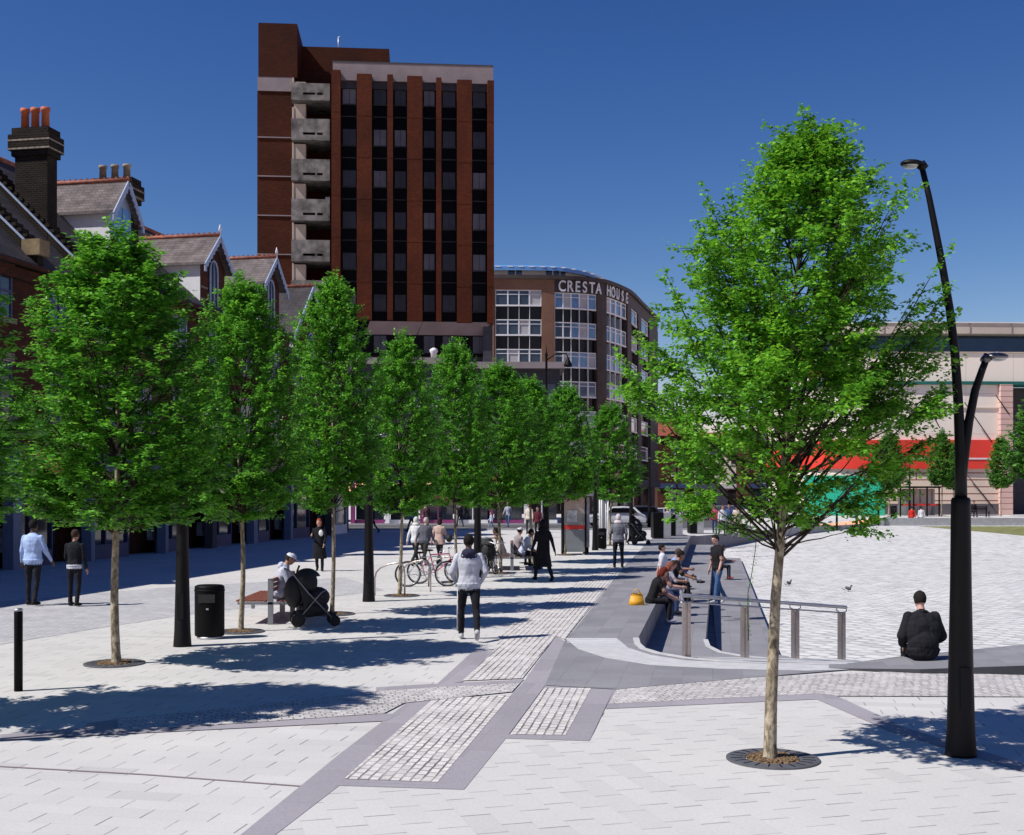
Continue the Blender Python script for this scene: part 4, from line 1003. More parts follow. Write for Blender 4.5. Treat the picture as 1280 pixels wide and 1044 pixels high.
# ------------------------------------------------------------ people
CM={}
def cloth(c):
    k=tuple(round(x,3) for x in c)
    if k not in CM: CM[k]=clothmat('cloth_%d'%len(CM),c)
    return CM[k]
SK=(.42,.22,.15);SKD=(.10,.05,.035);SKL=(.55,.32,.25)
def person(label,loc,rz,top=(.05,.05,.06),bottom=(.02,.02,.025),hair=(.02,.015,.012),skin=SK,H=1.75,lean=0,legs=((8,6),(-8,10)),arms=((5,8,12,0),(-5,8,12,0)),head=(0,0),sleeve='long',seat=None,coat=None,hood=None,cap=None,long_hair=0,vox=.014,shoes=(.02,.02,.02),fat=1.0,stripe=None,group=None,scarf=None,fingers=True,trim=None,puffy=False):
    s=H/1.75
    t=thing('person',label,'person',loc,rz,group,s)
    prim=[]  # (MB, tag)
    def P(tag_): g=MB();prim.append((g,tag_));return g
    def limb(a,b,ra,rb,tg,n=12):
        a=Vector(a);b=Vector(b);k=max(3,int((b-a).length/.035));g=P(tg)
        g.tube([a.lerp(b,i/k) for i in range(k+1)],[ra+(rb-ra)*i/k for i in range(k+1)],n);g.ell(a,ra*1.0,12,8);g.ell(b,rb*1.0,12,8)
    th,shn=.44,.42
    def legpts(side,pitch,flex,ab=.05):
        a=R(pitch);k=a-R(flex)
        return Vector((side*math.sin(ab),math.sin(a),-math.cos(a)))*th,Vector((side*.02,math.sin(k),-math.cos(k)))*shn,k
    if seat is not None: hz=seat/s+.095
    else: hz=max(-(l[0]+l[1]).z for l in [legpts(1,*legs[0]),legpts(1,*legs[1])])+.085
    hip=Vector((0,0,hz))
    Rt=Matrix.Rotation(-R(lean),3,'X')
    def T(v): return hip+Rt@(Vector(v)-Vector((0,0,.94)))
    for side,(pitch,flex,*ab) in zip((-1,1),legs):
        a,b,k=legpts(side,pitch,flex,ab[0] if ab else .05);h=hip+Vector((side*.095,0,0));kn=h+a;an=kn+b
        limb(h,kn,.092*fat,.062,'bottom');limb(kn,an+Vector((0,0,.02)),.062,.05,'bottom')
        fd=Vector((side*.12,math.cos(k*.5),math.sin(k*.5)*.7)).normalized() if (seat is None and k<-.15) else Vector((side*.1,1,0)).normalized()
        if seat is None and k<-.35: fd=Vector((0,.75,-.65)).normalized()
        up=fd.cross(Vector((1,0,0)));up=-up if up.z<0 else up
        g=P('shoes');c=an+fd*.06-up*.035
        g.ell(c,(.045,.135,.042),12,8,Matrix((fd.cross(up).normalized(),fd,up)).transposed())
        g.ell(an-fd*.03-up*.03,.047,10,8)
    # torso loft
    rings=[(.86,.150,.105,0),(.93,.168,.118,-.005),(1.0,.162,.112,.0),(1.08,.150,.105,.005),(1.18,.158,.112,.005),(1.28,.178,.12,.0),(1.36,.19,.115,-.005),(1.43,.175,.098,-.01),(1.475,.115,.078,-.005),(1.50,.06,.06,.0)]
    g=P('top');vs=[];n=20
    for z,rx,ry,cy in rings:
        e_=1.07*fat if z<1.3 else (1.04*(1+(fat-1)*.8) if z<1.4 else (1+(fat-1)*.5 if z<1.45 else 1.0))
        for j in range(n): a=2*PI*j/n;vs.append(T((rx*e_*math.cos(a),cy+ry*e_*math.sin(a),z)))
    k=len(rings);g.add(vs,[(i*n+j,i*n+(j+1)%n,(i+1)*n+(j+1)%n,(i+1)*n+j) for i in range(k-1) for j in range(n)]+[tuple(range(n-1,-1,-1)),tuple((k-1)*n+j for j in range(n))],True)
    g=P('bottom');g.ell(hip+Vector((0,-.01,-.03)),(.165*fat,.12*fat,.12),16,10)
    g=P('trim' if trim else 'top')
    vs=[];rr_=[(.895,.163,.118),(.91,.170,.122),(.925,.176,.126),(.94,.180,.128),(.955,.183,.13)]
    for z,rx,ry in rr_:
        for j in range(n): a=2*PI*j/n;vs.append(T((rx*fat*1.04*math.cos(a),ry*1.05*fat*math.sin(a),z)))
    g.add(vs,[(i*n+j,i*n+(j+1)%n,(i+1)*n+(j+1)%n,(i+1)*n+j) for i in range(4) for j in range(n)]+[tuple(range(n-1,-1,-1)),tuple(4*n+j for j in range(n))])
    if coat is not None:
        g=P('top');rs=[];K=8
        for i in range(K+1):
            z=1.15+(coat-1.15)*i/K;f=i/K;rs.append((z,.165+.085*f,.12+.06*f))
        vs=[]
        for z,rx,ry in rs:
            for j in range(n): a=2*PI*j/n;w=1+.05*math.sin(a*5+z*6)*((1.15-z)/.6);c=T((0,0,.94)) if z<.94 else T((0,0,z));vs.append(Vector((c.x+rx*w*math.cos(a),c.y+ry*w*math.sin(a),hip.z-.94+z if z<.94 else c.z)))
        k=len(rs);g.add(vs,[(i*n+j,(i+1)*n+j,(i+1)*n+(j+1)%n,i*n+(j+1)%n) for i in range(k-1) for j in range(n)]+[tuple(range(n)),tuple((k-1)*n+j for j in range(n-1,-1,-1))],True)
    if puffy:
        g=P('top')
        for sx_ in (-1,1): g.ell(T((sx_*.10,-.01,1.385)),(.14,.12,.075),16,10,Rt@Matrix.Rotation(sx_*.35,3,'Y'));g.ell(T((sx_*.10,0,1.22)),(.16,.16,.24),16,10,Rt)
        g.ell(T((0,-.02,1.05)),(.225,.18,.2),18,10,Rt);g.ell(T((0,-.03,1.475)),(.085,.085,.045),14,8,Rt)
    # arms
    hands=[]
    for side,(p,ab,e,inw) in zip((-1,1),arms):
        sh_=Vector((side*.185,-.005,1.405));a=R(p)
        ud=Vector((side*math.sin(R(ab)),math.sin(a)*math.cos(R(ab)),-math.cos(a)*math.cos(R(ab)))).normalized()
        fa=a+R(e);fd=Vector((side*(math.sin(R(ab))-inw),math.sin(fa),-math.cos(fa))).normalized()
        S_=T(sh_);U=Rt@ud if seat is None else (Rt@ud);Fv=Rt@fd
        el=S_+U*.285;wr=el+Fv*.25
        limb(S_,el,.080 if puffy else .060*(1+(fat-1)*.5),.078 if puffy else .050*(1+(fat-1)*.8),'top')
        if sleeve=='long': limb(el,wr,.076 if puffy else .050,.055 if puffy else .036,'top');limb(wr,wr+Fv*.02,.027,.026,'skin')
        else:
            limb(S_.lerp(el,.7),el,.047,.043,'skin');limb(el,wr,.042,.027,'skin')
        # hand
        pn_=Fv.cross(Vector((side,0,0)));pn_=pn_.normalized() if pn_.length>.1 else Vector((0,0,1))
        ww=Fv.cross(pn_).normalized();pc=wr+Fv*.06
        g=P('skin');g.ell(pc,(.018,.042,.05),10,8,Matrix((ww,pn_,Fv)).transposed())
        if fingers:
            fr=max(.008,vox*.62)
            cu=-ww if ww.dot(Vector((side,0,0)))>0 else ww
            for q,fl in zip((-1.5,-.5,.5,1.5),(.055,.075,.08,.068)):
                b0=wr+Fv*.095+pn_*q*.019;b1=b0+(Fv+cu*.25+pn_*q*.03).normalized()*fl*.5;b2=b1+(Fv*.8+cu*.8).normalized()*fl*.5
                g=P('skin');g.tube([b0,b0.lerp(b1,.5),b1,b1.lerp(b2,.5),b2],[fr*1.1,fr*1.05,fr,fr*.95,fr*.8],7);g.ell(b2,fr*.8,6,5)
            b0=wr+Fv*.035+pn_*.032;b1=b0+(Fv*.7+pn_*.7).normalized()*.035;b2=b1+(Fv+pn_*.2+cu*.3).normalized()*.03
            g=P('skin');g.tube([b0,b1,b2],[fr*1.3,fr*1.15,fr*.9],7)
        hands.append(pc)
    # neck + head
    nb=T((0,0,1.47));Rh=Rt@Matrix.Rotation(R(lean)*.5,3,'X')@Matrix.Rotation(-R(head[1]),3,'X')@Matrix.Rotation(R(head[0]),3,'Z')
    nt=nb+(Rt@Vector((0,.015,.09)))
    limb(nb-(nt-nb)*.3,nt,.056,.052,'skin')
    hc=nt+Rh@Vector((0,.015,.095))
    def Hh(v): return hc+Rh@Vector(v)
    g=P('skin');g.ell(hc,(.076,.095,.108),18,14,Rh);g.ell(Hh((0,.03,-.06)),(.055,.062,.06),14,10,Rh)
    g.ell(Hh((0,.098,-.012)),(.013,.022,.024),8,6,Rh);g.ell(Hh((0,.085,.03)),(.05,.018,.012),8,6,Rh)
    for sd_ in (-1,1): g.ell(Hh((sd_*.079,-.005,-.005)),(.01,.02,.03),8,6,Rh)
    g=P('lip');g.ell(Hh((0,.088,-.052)),(.024,.012,.008),8,6,Rh)
    g=P('shoes')
    if hood: 
        g=P('hood');g.ell(T((0,-.085,1.46)),(.125,.075,.085),14,10,Rt);g.ell(T((0,-.02,1.485)),(.11,.10,.05),14,8,Rt)
    if stripe: 
        pass
    allg=MB();tags=[];
    for g,tg in prim:
        allg.add(g.v,g.f,True);tags+= [tg]*len(g.v)
    me=bpy.data.meshes.new('tmp');me.from_pydata(allg.v,[],allg.f);o=bpy.data.objects.new('tmp',me);COL.objects.link(o)
    md=o.modifiers.new('r','REMESH');md.mode='VOXEL';md.voxel_size=vox
    sm=o.modifiers.new('s','SMOOTH');sm.iterations=2;sm.factor=.5
    bpy.context.view_layer.update()
    dg=bpy.context.evaluated_depsgraph_get();nm=bpy.data.meshes.new_from_object(o.evaluated_get(dg));bpy.data.objects.remove(o)
    kd=KDTree(len(allg.v))
    for i,v in enumerate(allg.v): kd.insert(v,i)
    kd.balance()
    slots=['top','bottom','skin','shoes','hood','lip','trim']
    mats=[cloth(top),cloth(bottom),skinmat(skin),cloth(shoes),cloth(hood or top),skinmat(tuple(x*.7 for x in skin)),cloth(trim or top)]
    nv=len(nm.vertices);co=np.empty(nv*3,np.float32);nm.vertices.foreach_get('co',co);co=co.reshape(-1,3)
    vt=[tags[kd.find(c)[1]] for c in co]
    nm.update()
    for i,c in enumerate(co):
        l=Rt.transposed()@(Vector(c)-hip)
        if vt[i]=='bottom' and l.z>-.07 and l.z<.12 and abs(l.x)<.26 and (seat is None or c[1]<.12): vt[i]='trim' if (trim and l.z<.02) else 'top'
    off=co.copy()
    for i,vv in enumerate(nm.vertices):
        if vt[i] in('top','bottom','hood'):
            c=co[i];d=noise.noise(Vector((c[0]*11,c[1]*11,c[2]*7)))*.010+noise.noise(Vector((c[0]*24+5,c[1]*24,c[2]*16)))*.005
            nn=vv.normal;off[i]+=np.array([nn.x,nn.y,nn.z])*d
    nm.vertices.foreach_set('co',off.ravel())
    mi=[slots.index(vt[p.vertices[0]]) for p in nm.polygons]
    nm.materials.clear()
    for m in mats: nm.materials.append(m)
    nm.polygons.foreach_set('material_index',mi);nm.polygons.foreach_set('use_smooth',[True]*len(mi));nm.update()
    b=bpy.data.objects.new('body',nm);COL.objects.link(b);b.parent=t
    # eyes
    g=MB()
    for sd_ in (-1,1): g.ell(Hh((sd_*.031,.083,.012)),(.012,.009,.008),8,6,Rh)
    g.build('eyes',M['black'],t)
    # hair
    hm=cloth(hair)
    g=MB();g.ell(Hh((0,-.012,.016)),(.089,.103,.113),22,18,Rh)
    inv=Rh.transposed();keep=[]
    for f in g.f:
        c=sum((Vector(g.v[i]) for i in f),Vector())/len(f);l=inv@(c-hc)
        if not ((l.y>.035 and l.z<.06) or l.z<-.06 or (l.y>.0 and l.z<.01)): keep.append(f)
    g.f=keep;g.m=[0]*len(keep);g.sm=[True]*len(keep)
    g.v=[tuple(Vector(v)+Vector((noise.noise(Vector(v)*40),noise.noise(Vector(v)*40+Vector((9,0,0))),noise.noise(Vector(v)*40+Vector((0,9,0)))))*.007) for v in g.v]
    if long_hair:
        g.ell(Hh((0,-.065,-.03-.04*long_hair)),(.082,.05,.09+.05*long_hair),14,10,Rh)
        for sd_ in (-1,1): g.ell(Hh((sd_*.07,-.02,-.04)),(.025,.05,.09),8,8,Rh)
    g.build('hair',hm,t)
    if cap:
        g=MB();g.ell(Hh((0,-.005,.035)),(.094,.108,.092),18,12,Rh)
        keep=[];
        for f in g.f:
            c=sum((Vector(g.v[i]) for i in f),Vector())/len(f);l=inv@(c-hc)
            if l.z>.035: keep.append(f)
        g.f=keep;g.m=[0]*len(keep);g.sm=[True]*len(keep)
        g.ell(Hh((0,.115,.04)),(.068,.075,.009),14,6,Rh);g.build('cap',cloth(cap),t)
    if scarf:
        g=MB();g.ell(Hh((0,-.02,.0)),(.098,.108,.135),16,12,Rh);g.ell(Hh((0,-.03,-.15)),(.15,.12,.09),14,8,Rh);g.build('headscarf',cloth(scarf),t)
    if stripe:
        g=MB();h=hip+Vector((-.095,0,0));a,bb,k=legpts(-1,*legs[0][:2]);kn=h+a;an=kn+bb;off_=Vector((-.062,0,0))
        g.tube([h+off_*1.4+Vector((0,0,-.08)),kn+off_*1.08,an+off_*.95+Vector((0,0,.05))],.014,6);g.build('trouser_stripe',cloth(stripe),t)
    return t,[t.matrix_basis@p for p in hands]
SKM={}
def skinmat(c):
    k=tuple(round(x,3) for x in c)
    if k not in SKM:
        m=mat('skin_%d'%len(SKM),c,.55,0,.1,8,.05,.4);SKM[k]=m
    return SKM[k]
WALK=((24,8),(-14,22));WARM=((-22,7,18,0),(24,7,20,0))
RT=-PI/2;LF=PI/2
STEP=lambda Y,dx=0,z=0: Vector((edge1(Y)+dx,Y,-.45))
person('walking man in pale grey hoodie with dark hood and black tracksuit trousers',pix(586,800),R(4),(.50,.52,.58),(.012,.012,.016),(.012,.01,.01),SKD,1.76,3,((13,5),(-17,20)),((-6,20,55,.62),(-8,20,58,.62)),(0,4),hood=(.03,.03,.06),vox=.008,shoes=(.5,.5,.5),fat=1.12,stripe=(.6,.6,.62))
person('man seen from behind in a long sleeved pale blue shirt in the shade',pix(41,757),R(-12),(.42,.55,.85),(.02,.02,.028),(.015,.012,.01),SKD,1.84,0,((4,3),(-5,8)),((4,14,14,0),(8,18,24,.1)),vox=.011,fat=1.15)
person('short haired person in dark jacket with white waistband in the shade',pix(93,758),R(-8),(.012,.014,.02),(.015,.015,.02),(.05,.03,.02),SK,1.64,2,((5,3),(-4,8)),((10,10,50,.3),(0,10,12,0)),vox=.012,trim=(.6,.62,.7))
person('red haired woman in a long black coat walking in the shop shade',pix(399,714),R(175),(.012,.012,.016),(.015,.015,.02),(.32,.07,.025),SKL,1.62,0,((8,5),(-10,12)),((5,8,30,.2),(10,10,100,.35)),long_hair=.6,coat=.42,vox=.014)
g=MB();g.ell((0,0,0),(.07,.03,.10),10,8);tag(g.build('paper_bundle',M['white'],None,pix(399,714)+Vector((.1,-.28,1.2))),'white bundle held at the chest of the red haired woman','bundle')
# sitter on near bench
BX,BY=at(338,23.6),23.6
p,hd2=person('hooded sitter in pale grey top and white cap on the near bench',Vector((BX+.22,BY-.35,0)),RT+R(8),(.46,.48,.58),(.20,.20,.24),(.03,.02,.015),SK,1.7,16,((84,80),(88,92)),((35,8,60,.25),(38,8,75,.3)),(0,22),seat=.45,cap=(.62,.64,.72),hood=(.46,.48,.58),vox=.009,shoes=(.4,.4,.4),fat=1.1)
g=MB();g.box(-.035,.035,-.006,.006,-.07,.07);o=g.build('mobile_phone',M['black'],None,(BX+.62,BY-.42,1.0),bevel=.004);o.rotation_euler=(.3,.2,1.3);tag(o,'small black phone held up by the hooded sitter on the bench','phone')
# group by bicycles
person('white haired person in white jacket farthest left of the strolling trio',pix(519,707),R(-35),(.62,.62,.64),(.03,.03,.03),(.6,.6,.58),SKL,1.66,4,WALK,WARM,scarf=(.6,.58,.56),vox=.016)
person('stooping person in dark grey jacket in the middle of the strolling trio',pix(530,708),R(-30),(.09,.095,.12),(.04,.035,.03),(.45,.42,.38),SKL,1.66,10,WALK,WARM,vox=.016,fat=1.15)
person('woman in beige pink coat at the right of the strolling trio',pix(549,706),R(-25),(.5,.36,.32),(.03,.03,.04),(.03,.02,.015),SK,1.62,2,WALK,WARM,long_hair=.5,coat=.8,vox=.016)
g=MB();g.ell((0,0,0),(.12,.2,.14),12,8);tag(g.build('shoulder_bag',M['nylon'],None,pix(556,706)+Vector((.15,0,.9))),'black bag on the arm of the woman in the beige pink coat','bag')
# far bench group
B2X,B2Y=at(640,37.9),37.9
person('dark haired bench sitter in a dark jacket facing left on the far bench',Vector((B2X-.3,B2Y+1.2,0)),LF,(.05,.04,.045),(.03,.03,.03),(.012,.01,.01),SKD,1.7,18,((86,86),(84,80)),seat=.45,vox=.016,arms=((30,8,60,.2),(30,8,60,.2)))
person('sitter with a white cap on the far bench behind the one in white',Vector((B2X+.15,B2Y+1.5,0)),R(-60),(.3,.26,.27),(.03,.03,.03),(.012,.01,.01),SK,1.65,10,((86,86),(84,80)),seat=.45,vox=.016,arms=((30,8,60,.2),(30,8,60,.2)),cap=(.65,.65,.7))
person('sitter in a white T-shirt leaning forward on the far bench',Vector((B2X+.3,B2Y+.3,0)),RT,(.52,.55,.68),(.02,.02,.025),(.015,.012,.01),SK,1.72,26,((86,86),(84,80)),seat=.45,vox=.014,arms=((45,8,40,.2),(45,8,40,.2)),sleeve='short',fat=1.1)
person('sitter in light coat low on the left side of the far bench',Vector((B2X-.25,B2Y+.1,0)),LF+.2,(.6,.56,.55),(.5,.47,.46),(.1,.06,.05),SKL,1.5,22,((86,86),(84,80)),seat=.42,vox=.016,arms=((45,8,40,.2),(45,8,40,.2)))
person('woman in a long black coat standing at the far bench',pix(679,726),R(20),(.01,.01,.013),(.02,.02,.025),(.01,.01,.01),SKD,1.72,2,WALK,((10,12,15,0),(-15,14,12,0)),coat=.45,vox=.013,scarf=(.01,.01,.012))
person('distant man in grey jacket and blue jeans beyond the far bench',pix(635,659),R(160),(.35,.36,.42),(.06,.14,.26),(.2,.15,.12),SK,1.75,0,WALK,WARM,vox=.02)
person('distant small child in a pale blue top near the road',pix(614,662),R(90),(.5,.6,.75),(.2,.3,.45),(.25,.17,.1),SKL,1.15,0,WALK,WARM,vox=.02,fat=1.1)
person('bald distant man in a cream shirt beyond the far bench',pix(661,668),R(170),(.65,.58,.50),(.05,.045,.04),(.35,.2,.15),SKL,1.75,0,((4,3),(-5,8)),vox=.02)
person('woman in dark clothes with red scarf standing by the cream shirted man',pix(672,672),R(170),(.10,.02,.03),(.02,.02,.02),(.02,.01,.01),SK,1.65,0,((4,3),(-5,8)),vox=.02)
person('woman in grey jacket and pale headscarf beside the seating steps',pix(773,710),R(-5),(.17,.175,.20),(.012,.012,.016),(.5,.5,.5),SKL,1.72,0,((3,3),(-5,8)),((-5,16,40,.3),(-5,16,40,.3)),scarf=(.62,.55,.55),vox=.013,fat=1.15)
person('person in black pushing the far black pushchair',pix(790,680),R(-60),(.015,.015,.018),(.015,.015,.018),(.01,.01,.01),SK,1.6,6,WALK,((45,8,20,.1),(45,8,20,.1)),vox=.018)
# steps
person('dark red haired young woman in black top seated nearest on the step',STEP(26.6,-.12),RT+R(5),(.012,.012,.014),(.014,.014,.018),(.13,.02,.012),SKL,1.66,22,((82,82),(86,92)),((48,10,30,.15),(50,8,35,.25)),(0,18),'short',seat=.45,long_hair=.7,vox=.010,shoes=(.3,.32,.4))
person('sitter with reddish hair hidden behind the nearest young woman on the step',STEP(28.4,-.02),RT+R(-8),(.10,.05,.05),(.03,.05,.12),(.22,.07,.05),SKL,1.66,20,((84,84),(88,88)),((48,10,50,.15),(50,8,55,.25)),(0,15),'short',seat=.45,long_hair=.4,vox=.012)
person('broad sitter in black T-shirt and black trousers on the step',STEP(32.0,.12),RT+R(-5),(.014,.014,.016),(.014,.014,.018),(.012,.01,.01),SK,1.82,20,((78,84),(84,80)),((50,12,45,.2),(50,8,40,.2)),(0,10),'short',seat=.45,vox=.011,fat=1.2)
person('sitter in white T-shirt leaning back on one hand on the step',STEP(36.0,-.16),RT+R(-4),(.58,.60,.68),(.02,.02,.03),(.015,.012,.01),SKL,1.74,-12,((84,60),(88,88)),((-28,8,0,0),(-25,8,5,0)),(0,0),'short',seat=.45,vox=.012,fat=1.1)
person('sitter in blue and white top with crossed leg and black boot on the step',STEP(34.0,.08),RT+R(-8),(.25,.32,.55),(.35,.37,.42),(.08,.05,.04),SK,1.7,14,((100,40),(86,90)),((48,10,50,.15),(50,8,55,.25)),(0,10),'short',seat=.45,vox=.012,shoes=(.015,.015,.015))
person('child in pale trousers and white trainers on the step between the adults',STEP(30.2,.05),RT,(.5,.5,.6),(.42,.44,.52),(.05,.03,.02),SK,1.5,18,((88,84),(90,80)),((48,10,50,.15),(50,8,55,.25)),(0,10),'short',seat=.45,vox=.012,shoes=(.7,.7,.7))
person('standing man in black T-shirt and blue jeans on the lower step',Vector((5.42,31.6,-.45)),R(118),(.015,.015,.018),(.05,.11,.24),(.015,.012,.01),SKL,1.80,4,((16,8),(-14,16)),((8,8,22,0),(-2,10,18,0)),(8,6),'short',vox=.011,shoes=(.5,.5,.5))
person('sitter in dark clothes on the lower step behind the standing man',Vector((stepline(1.28,46)+.15,46,-.9)),RT,(.05,.04,.05),(.03,.035,.05),(.02,.015,.01),SK,1.7,16,((84,84),(88,88)),((48,10,50,.15),(50,8,55,.25)),seat=.45,vox=.018,shoes=(.35,.08,.06))
for px,py,lab,tc,bc,r_ in ((893,668,'distant figure in red and blue behind the hanging branches',(.35,.06,.10),(.04,.06,.15),150),(903,670,'distant figure in white T-shirt behind the hanging branches',(.6,.6,.62),(.05,.05,.06),200),(911,667,'distant figure in a dark blue top behind the hanging branches',(.05,.08,.2),(.1,.1,.12),170),(921,673,'distant figure in pale beige behind the hanging branches',(.55,.45,.36),(.3,.28,.26),190)):
    person(lab,pix(px,py),R(r_),tc,bc,(.1,.06,.04),SK,1.7,0,((4,4),(-8,10)),vox=.022)
person('man in puffy black jacket seated with his back turned on the low wall',Vector((at(1157,17.15),17.25,-.33)),0,(.014,.014,.018),(.014,.014,.018),(.015,.012,.012),SKL,1.78,9,((84,84),(84,84)),((4,19,62,.6),(4,19,62,.6)),(0,8),seat=.45,vox=.008,fat=1.28,puffy=True)
# far side of the square
FZ=.4
rs=[('tiny red clad sitter on the boundary wall across the square',1140,(.6,.03,.02)),('tiny white clad sitter beside the red one across the square',1152,(.65,.65,.65))]
for lab,px,tc in rs: person(lab,Vector((at(px,92.9),92.9,-.02)),R(0),tc,(.03,.03,.04),(.02,.02,.02),SK,1.7,8,((84,84),(84,84)),seat=.45,vox=.025)
person('tiny black clad person on the bench across the square',Vector((at(1216,96),95.9,FZ)),R(180),(.015,.015,.018),(.015,.015,.018),(.02,.02,.02),SK,1.7,12,((84,84),(84,84)),seat=.45,vox=.025)
for px,py,Y,lab,tc,r_ in ((533,0,80,'small figure with white collar in front of the purple shops',(.10,.05,.06),180),(466,0,72,'small dark figure in front of the purple shops by the lamp',(.03,.03,.04),90),(515,0,74,'small figure in blue by the purple shops',(.08,.2,.45),90),(575,0,84,'small dark figure across the road near the narrow tree',(.04,.03,.05),20)):
    person(lab,Vector((at(px,Y),Y,.0)),R(r_),tc,(.03,.03,.04),(.1,.04,.02),SKL,1.7,0,WALK,WARM,vox=.025)
person('person with fair hair standing behind the black cabinets',Vector((at(835,66.5),66.5,0)),R(10),(.45,.38,.42),(.1,.1,.1),(.45,.25,.15),SKL,1.62,0,vox=.02,long_hair=.5)
person('person in black beside the farthest dark cabinet',Vector((at(865,71),71,0)),R(20),(.015,.015,.018),(.015,.015,.018),(.02,.01,.01),SK,1.75,0,vox=.02)
person('shadowy figure in the far street under the arcade',Vector((at(853,120),120,0)),R(170),(.3,.35,.45),(.03,.03,.04),(.1,.06,.04),SK,1.75,0,vox=.03)

# ------------------------------------------------------------ furniture
def bench(label,loc,seatn=15):
    t=thing('bench',label,'bench',loc,0,'back to back slatted benches')
    L=2.2
    g=MB()
    for s in (-1,1):
        for i in range(9): x=s*(.10+.064*i);g.box(min(x,x+s*.045),max(x,x+s*.045),0.0,L,.425,.455)
    g.build('seat',M['wood'],t,bevel=.004)
    g=MB();
    for z in (.60,.69,.78): g.box(-.02,.02,0.02,L,z,z+.07)
    g.build('backrest',M['wood'],t,bevel=.004)
    for y in (-.05,L*.5,L+.0):
        g=MB();g.box(-.05,.05,y,y+.045,0,.86);g.box(-.62,.62,y,y+.045,.375,.424);g.box(-.36,-.30,y,y+.04,.3,.375);g.build('leg',M['greymetal'],t,bevel=.003)
    return t
b1=bench('near hardwood bench with grey steel frame beside the pushchair',(at(338,22.45),22.5,0))
dup(b1,(at(640,37.7),37.7,0),0,'far bench crowded with sitters beyond the walking man')
def litter_bin(label,loc):
    t=thing('litter_bin',label,'litter bin',loc,0,'black litter bins')
    g=MB();g.lathe([(.2,.0),(.2,.04)],24,sx=1.05);g.build('foot',M['galv'],t)
    g=MB();g.lathe([(.235,.045),(.245,.07),(.245,.86),(.24,.89),(.20,.91)],32,sx=1.02,sy=.85);b=g.build('body',M['black'],t)
    g=MB();g.box(-.14,.14,-.215,-.20,.62,.76);g.build('aperture',M['nylon'],b)
    g=MB();g.box(-.005,.035,-.218,-.21,.5,.53);g.build('lock',M['galv'],b)
    g=MB();g.lathe([(.247,.80),(.252,.805),(.252,.83),(.247,.835)],32,sx=1.02,sy=.85);g.build('rim',M['black'],t)
    return t
lb=litter_bin('black litter bin right of the first lamp column',pix(262,798))
dup(lb,pix(751,687),0,'dark litter bin beside the glass kiosk')
dup(lb,(at(1117,97),97,.4),0,'tiny dark litter bin across the square')
def bollard(label,loc,group='black bollards'):
    t=thing('bollard',label,'bollard',loc,0,group)
    g=MB();g.lathe([(.052,0),(.052,.985),(.048,1.0)],20);g.build('shaft',M['black'],t)
    g=MB();g.lathe([(.047,1.0),(.054,1.004),(.054,1.025),(.04,1.035)],20);g.build('cap',M['galv'],t)
    return t
bo=bollard('black bollard with pale cap at the left edge of the paving',pix(23,864))
for px,Y,z,lab in ((1071,86,-.3,'thin black bollard right of the green hoarding foot'),(1046,86,-.3,'thin black bollard left of the green hoarding middle'),(1098,92,-.15,'thin grey bollard at the end of the boundary wall')):
    dup(bo,(at(px,Y),Y,z),0,lab,(1.5,1.5,1.35))
